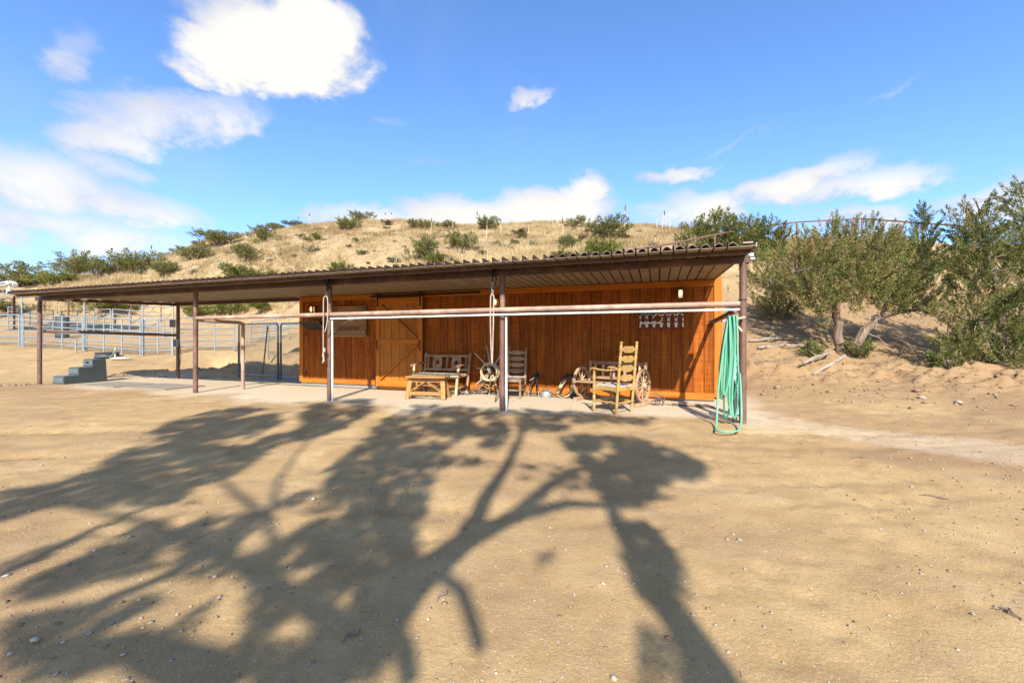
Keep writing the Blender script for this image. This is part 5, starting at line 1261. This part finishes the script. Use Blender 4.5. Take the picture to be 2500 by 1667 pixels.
J = [  # px, base y, width, height, kind, label
    (40, 702, 170, 62, 'juniper', 'big dark juniper at the far left above the corrugated roof'), (120, 703, 95, 48, 'bright', 'green rounded shrub between the left juniper and the long thicket'),
    (185, 676, 110, 62, 'juniper', 'left end juniper of the long thicket on the lower ridge'), (255, 682, 110, 62, 'juniper', 'middle juniper of the long thicket on the lower ridge'), (330, 672, 115, 70, 'juniper', 'tallest right end juniper of the long thicket'),
    (408, 680, 58, 46, 'juniper', 'upright juniper just right of the long thicket'), (405, 618, 32, 14, 'juniper', 'tiny juniper on the skyline above the upright one'), (478, 636, 80, 48, 'juniper', 'dark juniper at the left shoulder of the hill'),
    (535, 601, 95, 40, 'juniper', 'low spreading juniper on the left skyline'), (602, 638, 72, 44, 'juniper', 'loose juniper below the left skyline junipers'), (636, 596, 76, 46, 'juniper', 'rounded juniper at the hill shoulder near the skyline'),
    (672, 562, 42, 16, 'juniper', 'small skyline juniper left of the hump'), (716, 550, 44, 18, 'juniper', 'skyline juniper beside a dry stalk'), (574, 684, 56, 44, 'bright', 'yellow-green bush rising over the left roof edge'), (624, 684, 46, 30, 'bright', 'yellow-green bush right beside it over the roof edge'), (664, 678, 32, 20, 'bright', 'small green bush over the roof edge left of centre'),
    (848, 566, 66, 36, 'juniper', 'dark juniper just below the summit'), (883, 541, 58, 26, 'juniper', 'juniper crowning the summit'), (1008, 561, 38, 24, 'juniper', 'small round juniper on the skyline right of the summit'), (1040, 563, 50, 30, 'juniper', 'left half of the skyline juniper pair'), (1088, 563, 45, 26, 'juniper', 'right half of the skyline juniper pair'),
    (1188, 563, 60, 38, 'juniper', 'open-branched juniper on the skyline at centre'), (1125, 612, 75, 54, 'juniper', 'round dark juniper in mid hillside'), (1028, 642, 92, 66, 'juniper', 'large juniper low on the slope above the roof'), (1052, 650, 60, 36, 'bright', 'bright bush at the right foot of the large slope juniper'),
    (832, 668, 58, 34, 'bright', 'yellow-green bush peeking over the roof edge at centre left'), (1405, 558, 48, 32, 'juniper', 'juniper on the skyline left of the big round one'), (1482, 588, 108, 66, 'juniper', 'big round juniper on the slope above the roof'), (1485, 634, 100, 58, 'bright', 'pale green bush below the big round juniper'),
    (1392, 612, 64, 42, 'juniper', 'ragged juniper left of the big round one'), (1372, 640, 66, 34, 'bright', 'pale leafy bush along the roof edge below the ragged juniper'), (1435, 640, 60, 26, 'bright', 'low leafy bush along the roof edge at right centre'), (1668, 566, 26, 22, 'juniper', 'tiny lone juniper on the skyline before the right thicket'),
    (945, 553, 28, 14, 'brown', 'brown dry shrub on the skyline right of the summit'), (1268, 580, 42, 22, 'brown', 'reddish brown dry shrub on the slope at centre'), (1425, 590, 34, 16, 'brown', 'brown shrub beside the big round juniper'), (1175, 628, 26, 18, 'brown', 'brown shrub low on the slope at centre'), (735, 584, 24, 12, 'brown', 'brown shrub on the left slope'),
    (250, 762, 150, 34, 'bright', 'sprawling green shrub seen under the roof behind the corral'), (480, 775, 70, 40, 'bright', 'green shrub behind the second rusty post'), (570, 768, 110, 34, 'bright', 'wide green shrub under the roof above the brown fence'), (650, 762, 70, 26, 'bright', 'green shrub under the roof next to the shed wall'), (40, 770, 130, 40, 'juniper', 'shaded juniper beneath the corrugated shelter at left'),
    (2215, 632, 60, 40, 'juniper', 'juniper tuft on the right ridge before the fence'), (2400, 636, 80, 40, 'juniper', 'juniper tuft on the ridge behind the right-edge juniper'), (2480, 640, 90, 60, 'juniper', 'shrub on the slope at the right edge')]
for i, (px, py, w, h, k, lab) in enumerate(J): hill_shrub(px, py, w, h, k, lab, 'shrubs on the dry hillside', i)
Yc = [(350, 672, 42, 22), (562, 622, 30, 16), (548, 652, 34, 20), (692, 585, 32, 14), (768, 617, 52, 24), (475, 670, 26, 14), (742, 553, 22, 10), (776, 565, 26, 12), (720, 630, 24, 14), (745, 588, 24, 12), (920, 582, 28, 13), (965, 572, 32, 15), (980, 577, 20, 10), (1070, 577, 32, 16), (965, 642, 36, 26),
      (875, 599, 18, 10), (1225, 608, 52, 26), (1205, 600, 28, 16), (1236, 580, 20, 11), (1252, 584, 16, 9), (915, 617, 14, 8), (1300, 604, 34, 26), (1592, 608, 48, 28), (1130, 622, 26, 14), (700, 600, 26, 12), (850, 577, 18, 8), (1010, 575, 20, 9), (885, 665, 34, 18), (790, 590, 20, 9), (1340, 575, 18, 10), (1560, 570, 22, 11), (1620, 566, 26, 14), (660, 640, 22, 10), (620, 615, 24, 10), (1430, 560, 20, 10), (1100, 640, 30, 16), (1690, 590, 30, 18)]
for i, (px, py, w, h) in enumerate(Yc): hill_shrub(px, py, w, h, 'yucca', 'small grey-green yucca clump in the dry hillside grass', 'yucca clumps on the hillside', i)
_tuft = random.Random(99); _n = 0
while _n < 48:
    px, py = _tuft.uniform(430, 1720), _tuft.uniform(556, 655)
    x, y, z = hit(px, py)
    if z < 3 or y > 62: continue
    w = _tuft.uniform(12, 34); hill_shrub(px, py, w, w*_tuft.uniform(.4, .6), _tuft.choice(['brown', 'juniper', 'yucca', 'bright']), 'low scrubby tuft among the dry grass of the hillside', 'scrub tufts on the hillside', _n); _n += 1
stalk = MB(); stalk.tube([(0, 0, -.02), (.004, 0, .5), (.012, 0, 1)], [.012, .010, .005], 5); 
stem_me = stalk.mesh('stalk'); stem_me.materials.append(M['pale'])
hd = MB(); hd.lathe([(.006, .72), (.03, .78), (.034, .9), (.012, 1.0)], 6); hd_me = hd.mesh('seed_head'); hd_me.materials.append(M['drygrass'])
for px, py, h in ((728, 550, 20), (1052, 570, 36), (1058, 563, 26), (1096, 565, 26), (1105, 565, 25), (1163, 560, 40), (1187, 592, 56), (1223, 578, 42), (1349, 552, 44), (1376, 592, 58), (1425, 574, 28), (1525, 560, 58), (1603, 563, 24), (1617, 563, 34), (1625, 563, 48), (1636, 563, 22), (954, 548, 28), (940, 546, 24), (1600, 606, 32), (560, 600, 30), (370, 640, 40), (755, 548, 24), (1260, 556, 22), (1290, 575, 22), (640, 575, 22), (1930, 600, 40), (1950, 598, 34)):
    x, y, z = hit(px, py); H = h/FOCAL*y
    t = thing('yucca_stalk', 'tall thin dry yucca flower stalk standing on the hill', 'stalk', (x, y, z), random.random()*6, 'dry yucca stalks on the hill'); t.rotation_euler = (random.uniform(-.06, .06), random.uniform(-.06, .06), random.random()*6)
    o = link('stalk', stem_me, t); o.scale = (2.6, 2.6, H)
    if random.random() < .6: o = link('seed_head', hd_me, t); o.scale = (1.8, 1.8, H)

def dry_grass():
    n = 30000
    py_ = np.zeros(0)
    y = rng.uniform(17, 60, n*3); x = rng.uniform(-1.12, .75, n*3)*y
    z = hz(x, y); s = sstep(2.4, 4.2, z)*(1-sstep(6, 10, x)*sstep(34, 26, y)); keep = (rng.random(n*3) < s*(.04+1.7*np.clip(fbm(x*.35, y*.35, 61)+.22, 0, 1)))
    x, y, z = x[keep][:n], y[keep][:n], z[keep][:n]; n = len(x); k = 7
    idx = np.repeat(np.arange(n), k); N = n*k
    c = np.c_[x, y, z][idx]+rng.normal(size=(N, 3))*np.array([.10, .10, 0]); d = rng.normal(size=(N, 3))*np.array([.35, .35, .1])+np.array([0, 0, 1]); d /= np.linalg.norm(d, axis=1)[:, None]
    L = rng.uniform(.18, .5, N)*np.repeat(rng.uniform(.6, 1.2, n), k); a = rng.random(N)*math.pi; s = np.c_[np.cos(a), np.sin(a)*.4, np.zeros(N)]
    V = np.empty((N, 3, 3)); V[:, 0] = c-s*.022; V[:, 1] = c+s*.022; V[:, 2] = c+d*L[:, None]
    tint = np.clip(np.repeat(.5+.7*fbm(x*.5, y*.5, 66), k)+rng.normal(size=N)*.16, 0, 1)
    o = link('dry_grass', np_mesh('dry_grass', V.reshape(-1, 3), np.arange(3*N).reshape(-1, 3), M['drygrass'], np.repeat(tint, 3)))
    tag(o, 'tall straw-coloured dry grass covering the hillside', 'grass', kind='stuff')
dry_grass()

# ------------------------------------------------------------------ small things on the ground
def stones():
    def blob(n, x, y, s):
        b = np.array([(1, 0, 0), (-1, 0, 0), (0, 1, 0), (0, -1, 0), (0, 0, 1), (0, 0, -1), (.62, .62, .3), (-.62, .6, .35), (.6, -.62, .35), (-.6, -.6, .3)])
        f = np.array([(6, 4, 0), (0, 2, 6), (6, 2, 4), (7, 4, 2), (2, 1, 7), (7, 1, 4), (8, 0, 4), (8, 4, 3), (3, 0, 8), (9, 4, 1), (9, 3, 4), (1, 3, 9), (5, 2, 0), (5, 1, 2), (5, 3, 1), (5, 0, 3)])
        V = b[None]*(s[:, None, None]*np.stack([rng.uniform(.7, 1.3, n), rng.uniform(.7, 1.2, n), rng.uniform(.4, .8, n)], 1)[:, None, :])
        V = V*(1+rng.normal(size=(n, 10, 1))*.12); a = rng.random(n)*6.28; ca, sa = np.cos(a)[:, None], np.sin(a)[:, None]
        X = V[:, :, 0]*ca-V[:, :, 1]*sa+x[:, None]; Y = V[:, :, 0]*sa+V[:, :, 1]*ca+y[:, None]; Z = V[:, :, 2]+hz(x, y)[:, None]+.15*s[:, None]
        return np.stack([X, Y, Z], 2).reshape(-1, 3), (f[None]+np.arange(n)[:, None, None]*10).reshape(-1, 3)
    n = 9000; y = 1.3+rng.random(n)**1.1*9.5; x = rng.uniform(-1.25, 1.25, n)*y; d = fbm(x*.6, y*.6, 14)+.25+.55*np.exp(-(((x+.5)/2.4)**2+((y-5.2)/1.3)**2))+.2*(x > 2.5)
    k = rng.random(n) < np.clip(d, .08, 1); x, y = x[k], y[k]; s = np.clip(rng.lognormal(math.log(.0068), .45, len(x)), .003, .018)
    V, F = blob(len(x), x, y, s); me = np_mesh('gravel', V, F, [M['stonegrey'], M['earth'], M['stone']], smooth=False)
    mi = np.repeat(rng.choice([0, 1, 2], len(x), p=[.48, .49, .03]), 16).astype(np.int32); me.polygons.foreach_set('material_index', mi)
    tag(link('gravel', me), 'loose small gravel and grit scattered over the yard', 'gravel', kind='stuff')
    # clods along the eroded bank and the manure crumbs at the left post
    n = 1500; y = rng.uniform(6, 12, n); x = 4.2+rng.random(n)*9; z = hz(x, y); k = (z > .05) & (z < .9); x, y = x[k], y[k]
    x2 = rng.normal(-14.0, .5, 130); y2 = 11.6+rng.normal(0, .12, 130)+.05*(x2+14); n3 = 260; x3 = rng.uniform(-13, -7.5, n3); y3 = rng.uniform(13.8, 17, n3)
    x, y = np.r_[x, x2, x3], np.r_[y, y2, y3]; s = np.clip(rng.lognormal(math.log(.022), .5, len(x)), .008, .09)
    V, F = blob(len(x), x, y, s); me = np_mesh('dirt_clods', V, F, [M['earth'], M['stonegrey']]); me.polygons.foreach_set('material_index', np.repeat(rng.choice([0, 1], len(x), p=[.9, .1]), 16).astype(np.int32))
    tag(link('dirt_clods', me), 'crumbled earth clods along the bank and the yard edges', 'soil', kind='stuff')
    L = [(765, 1230, .030, 'rounded tan stone in the shade, centre of the yard'), (85, 1588, .028, 'white stone in the lower left corner'), (155, 1590, .018, 'small grey-white stone in the lower left corner'), (25, 1612, .020, 'pale stone at the bottom left edge'), (525, 1420, .022, 'pale stone in a sunlit patch, lower left'), (567, 1422, .012, 'tiny white stone in that sunlit patch'), (232, 1350, .018, 'pale stone at left in a sunny streak'), (15, 1420, .025, 'flat pale stone at the left edge'),
         (1045, 1535, .018, 'whitish stone near the bottom centre'), (1472, 1447, .020, 'pale stone right of the branch shadow'), (1270, 1352, .014, 'small pale stone near the round spot of shade'), (688, 1366, .014, 'small stone in the shade left of centre'), (1790, 1312, .014, 'white pebble in the sunny yard'), (300, 1610, .016, 'small pale stone at the bottom left'), (1925, 1300, .012, 'white pebble right of the other in the sunny yard'), (2340, 988, .09, 'flat brown rock on the right bank'), (2430, 968, .05, 'small brown rock on the right bank')]
    for i, (px, py, s, lab) in enumerate(L):
        x, y, z = hit(px, py); V, F = blob(1, np.array([0.0]), np.array([0.0]), np.array([s*.72])); V[:, 2] -= V[:, 2].min(); 
        o = link('stone', np_mesh('stone', V, F, M['stone' if i < 15 else 'stonegrey'], smooth=True)); o.location = (x, y, z-.2*s); tag(o, lab, 'stone')
    for px, py, L_, rz, lab in ((2282, 1222, .20, -.6, 'short brown twig lying in the sunny yard at right'), (860, 1575, .10, .9, 'dark twig in the shade at the bottom'), (1080, 1460, .12, 1.1, 'pale twig beside the branch shadow'), (2470, 1520, .09, 1.5, 'tiny forked twig at the lower right'), (2100, 1122, .2, .1, 'pale thin twig across the path at right')):
        x, y, z = hit(px, py); t = thing('twig', lab, 'twig', (x, y, z+.006), rz); m = MB(); m.tube([(-L_/2, 0, 0), (-L_*.1, .015, .008), (L_*.2, -.012, .006), (L_/2, .008, .0)], [.004, .007, .006, .003], 6); m.tube([(L_*.1, 0, .005), (L_*.25, .03, .012)], [.004, .002], 5); m.build('stick', M['bark'], t, True)
stones()

def litter():
    # straw bits in the yard, needle and twig litter below the junipers
    def sticks(x, y, L, w, lift):
        n = len(x); a = rng.random(n)*6.28; z = hz(x, y)+lift; dx, dy = np.cos(a)*L/2, np.sin(a)*L/2; nx, ny = -np.sin(a)*w/2, np.cos(a)*w/2; t = rng.uniform(-.3, .3, n)*L*.3
        V = np.empty((n, 4, 3)); V[:, 0] = np.c_[x-dx-nx, y-dy-ny, z-t]; V[:, 1] = np.c_[x+dx-nx, y+dy-ny, z+t]; V[:, 2] = np.c_[x+dx*.2, y+dy*.2, z+w*.8]; V[:, 3] = np.c_[x+nx, y+ny, z]
        f = np.array([(0, 1, 2), (1, 3, 2), (3, 0, 2)]); return V.reshape(-1, 3), (f[None]+np.arange(n)[:, None, None]*4).reshape(-1, 3)
    n = 2600; y = 1.3+rng.random(n)*8; x = rng.uniform(-1.25, 1.25, n)*y; k = rng.random(n) < .25+1.2*np.clip(fbm(x*.7, y*.7, 44), 0, 1); x, y = x[k], y[k]
    V, F = sticks(x, y, rng.uniform(.015, .07, len(x)), rng.uniform(.002, .005, len(x)), .004)
    me = np_mesh('straw_litter', V, F, [M['deadwood'], M['bark'], M['leather']]); me.polygons.foreach_set('material_index', np.repeat(rng.choice([0, 1, 2], len(x), p=[.3, .55, .15]), 3).astype(np.int32))
    tag(link('straw_litter', me), 'fine bits of straw and twig strewn over the yard', 'litter', kind='stuff')
    n = 9000; y = rng.uniform(8.5, 15, n); x = rng.uniform(4.2, 15, n); z = hz(x, y); k = (z > .3) & (rng.random(n) < .35+1.2*np.clip(fbm(x*.9, y*.9, 48), 0, 1)); x, y = x[k], y[k]
    V, F = sticks(x, y, rng.uniform(.04, .22, len(x)), rng.uniform(.006, .018, len(x)), .008)
    me = np_mesh('needle_litter', V, F, [M['deadwood'], M['bark'], M['earth']]); me.polygons.foreach_set('material_index', np.repeat(rng.choice([0, 1, 2], len(x), p=[.15, .5, .35]), 3).astype(np.int32))
    tag(link('needle_litter', me), 'brown needle and twig litter below the junipers on the bank', 'litter', kind='stuff')
litter()

# ------------------------------------------------------------------ the big tree behind the viewer whose shade lies on the yard
def shade_tree():
    global rng
    rng = np.random.default_rng(77); rnd = random.Random(4)
    k = 2500/2352
    td = math.tan(R(SUN_EL)); cx = LIGHT_X   # sunlight runs along +Y
    def lift(px, py, Yp):          # point of the crown whose shadow falls at a picture point
        x, y, z = hit(px*k, py*k); run = y-Yp; return Vector((x-cx*run, Yp, z+run*td))
    t = thing('shade_tree', 'large spreading tree behind the viewer whose branches shade the yard', 'tree', (-1.6, -2.6, h1(-1.6, -2.6)))
    o = Vector(t.location)
    limbs = [  # traced along the shadow on the ground
        ([(700, 1568), (830, 1480), (960, 1340), (1060, 1250), (1180, 1190), (1300, 1165), (1400, 1170)], .17, .035),
        ([(1060, 1250), (1115, 1150), (1160, 1080), (1195, 1010), (1210, 960), (1180, 945)], .085, .03),
        ([(1180, 1190), (1260, 1120), (1330, 1080), (1400, 1060), (1480, 1080)], .08, .02), ([(1400, 1170), (1460, 1150), (1550, 1150)], .05, .02),
        ([(1640, 1568), (1570, 1450), (1500, 1360), (1450, 1260), (1410, 1180), (1390, 1110)], .10, .05),
        ([(1010, 1330), (1060, 1370), (1085, 1430), (1100, 1485)], .045, .035), ([(900, 1455), (930, 1500), (940, 1568)], .05, .045),
        ([(830, 1480), (640, 1350), (480, 1260), (330, 1200), (150, 1160)], .075, .02), ([(640, 1350), (620, 1200), (640, 1100), (720, 1000), (820, 950)], .035, .01), ([(480, 1260), (400, 1330), (200, 1400), (0, 1450)], .06, .02), ([(620, 1200), (500, 1100), (420, 1040)], .035, .012),
        ([(960, 1340), (880, 1200), (860, 1100), (900, 1010), (960, 960)], .06, .015), ([(500, 1568), (300, 1500), (100, 1520)], .1, .05), ([(0, 1330), (200, 1230), (330, 1170), (420, 1150)], .035, .03)]
    for i, (pts, r0, r1) in enumerate(limbs):
        P = [lift(px, py, -2.6+.25*math.sin(i*2.1+j*.8))-o for j, (px, py) in enumerate(pts)]
        n = len(P); m = MB(); m.tube(P, [r0+(r1-r0)*j/(n-1) for j in range(n)], 9); m.build('limb', M['bark'], t, True)
    s = lift(700, 1568, -2.6)-o; q = lift(1640, 1568, -2.6)-o; q2 = lift(500, 1568, -2.6)-o
    m = MB(); m.tube([(-.05, 0, -.2), (-.02, .0, .9), tuple(s)], [.34, .26, .18], 12); m.build('trunk', M['bark'], t, True)
    m = MB(); m.tube([(.1, -.1, .2), ((q.x*.45), -.25, q.z*.45), tuple(q)], [.18, .14, .11], 10); m.tube([(-.05, 0, .8), tuple(q2)], [.15, .1], 8); m.build('side_trunk', M['bark'], t, True)
    # leaf masses: dark areas of the shade, with the gaps left open
    dark = [
        ([(340, 1000), (400, 965), (480, 945), (560, 935), (610, 940), (540, 965), (650, 950), (640, 975), (560, 1010), (700, 985), (560, 1080), (430, 1160), (330, 1160), (130, 1170), (0, 1210), (0, 1135), (130, 1115), (230, 1070), (290, 1040)], 1.0),
        ([(700, 935), (760, 922), (860, 918), (850, 945), (780, 985), (700, 1010), (640, 1020), (700, 975)], 1.0),
        ([(880, 960), (960, 930), (1080, 935), (1150, 945), (1170, 1000), (1140, 1040), (1080, 1075), (1000, 1090), (960, 1200), (960, 1300), (880, 1320), (760, 1300), (620, 1180), (720, 1100), (800, 1040)], .95),
        ([(1150, 940), (1300, 945), (1420, 955), (1510, 962), (1480, 975), (1330, 970), (1290, 985), (1200, 985)], .8),
        ([(1290, 1005), (1340, 1000), (1440, 1005), (1560, 1035), (1620, 1075), (1615, 1100), (1540, 1105), (1500, 1140), (1470, 1170), (1400, 1160), (1350, 1120), (1330, 1060)], 1.3),
        ([(1170, 1070), (1270, 1060), (1340, 1090), (1330, 1130), (1240, 1150), (1200, 1120)], .35),
        ([(1420, 1200), (1490, 1200), (1530, 1250), (1560, 1310), (1560, 1390), (1520, 1405), (1470, 1365), (1440, 1290)], 1.8),
        ([(1460, 1450), (1530, 1440), (1560, 1480), (1560, 1568), (1480, 1568)], .45), ([(1225, 1280), (1265, 1275), (1270, 1295), (1235, 1302)], .5), ([(1560, 1430), (1610, 1460), (1660, 1568), (1600, 1568)], .9),
        ([(330, 1200), (480, 1190), (600, 1180), (720, 1200), (880, 1310), (980, 1310), (930, 1440), (860, 1568), (480, 1568), (560, 1440), (560, 1330), (430, 1330), (250, 1330), (140, 1370), (0, 1400), (0, 1370), (200, 1280)], 1.0),
        ([(0, 1440), (180, 1390), (360, 1360), (480, 1370), (460, 1430), (330, 1500), (150, 1568), (0, 1568)], .9),
        ([(0, 1300), (90, 1265), (200, 1215), (200, 1235), (100, 1290), (0, 1330)], .6)]
    light = [[(440, 1185), (520, 1130), (640, 1070), (760, 1000), (860, 945), (870, 955), (780, 1030), (650, 1100), (560, 1150), (470, 1190)], [(965, 1255), (1000, 1180), (1040, 1110), (1090, 1085), (1100, 1110), (1060, 1180), (1010, 1250)],
             [(480, 1330), (560, 1300), (540, 1345), (490, 1370), (430, 1375)], [(600, 1480), (660, 1400), (760, 1405), (700, 1460), (630, 1490)], [(400, 1568), (450, 1490), (500, 1425), (490, 1480), (440, 1568)],
             [(1000, 1045), (1060, 1000), (1120, 1010), (1060, 1050)], [(1020, 1060), (1060, 1050), (1050, 1070)], [(540, 1270), (580, 1255), (575, 1275)], [(1350, 1040), (1400, 1020), (1420, 1040), (1370, 1060)], [(250, 1490), (380, 1420), (400, 1440), (280, 1510)]]
    def inside(poly, x, y):
        c = np.zeros(len(x), bool); n = len(poly)
        for i in range(n):
            (x1, y1), (x2, y2) = poly[i], poly[(i+1) % n]
            cond = ((y1 > y) != (y2 > y)) & (x < (x2-x1)*(y-y1)/((y2-y1)+1e-9)+x1); c ^= cond
        return c
    pts = []
    for poly, dens in dark:
        a = np.array(poly); n = int(np.ptp(a[:, 0])*np.ptp(a[:, 1])*.06)+20; u = rng.uniform(a[:, 0].min(), a[:, 0].max(), n); v = rng.uniform(a[:, 1].min(), a[:, 1].max(), n)
        ins = inside(poly, u, v)
        for L in light: ins &= ~inside(L, u, v)
        u, v = u[ins], v[ins]
        # ground area covered by one picture pixel grows with distance: keep in proportion
        Y = FOCAL*1.33/((v*k)-836); L = .012+.010*Y; X_ = (u*k-1250)/FOCAL*Y; gap = .6*fbm(X_*2.3+7, Y*1.6, 201, 3)+.9*fbm(X_*6.5, Y*4.6, 207, 2); keep = rng.random(len(u)) < Y**3/(1.3*FOCAL**2)*1.13/(.7*L*L)/.06*dens*sstep(-.26, .04, gap+.10*(dens-.5)); pts += list(zip(u[keep], v[keep]))
    P = np.array(pts); X = (P[:, 0]*k-1250)/FOCAL; Y = FOCAL*1.33/(P[:, 1]*k-836); Y = FOCAL*(1.2-base_h(X*Y, Y))/(P[:, 1]*k-836); Xg = X*Y; Zg = base_h(Xg, Y)
    Yp = -2.6+np.clip(rng.normal(size=len(Y))*.7, -1.3, .9); run = Y-Yp
    C = np.c_[Xg-cx*run, Yp, Zg+run*td]-np.array(o); n = len(C); q = 7; idx = np.repeat(np.arange(n), q); N = n*q
    sz = (.012+.010*Y)[idx]; c = C[idx]+rng.normal(size=(N, 3))*(.5*sz)[:, None]; a = rng.normal(size=(N, 3)); a /= np.linalg.norm(a, axis=1)[:, None]; b = np.cross(a, rng.normal(size=(N, 3))); b /= np.linalg.norm(b, axis=1)[:, None]
    L = (sz*rng.uniform(.65, 1.2, N))[:, None]; V = np.empty((N, 3, 3)); V[:, 0] = c-b*L*.4; V[:, 1] = c+b*L*.4; V[:, 2] = c+a*L*1.3
    link('crown', np_mesh('crown', V.reshape(-1, 3), np.arange(3*N).reshape(-1, 3), M['shadeleaf'], np.repeat(rng.random(N), 3)), t)
    return N
shade_tree()
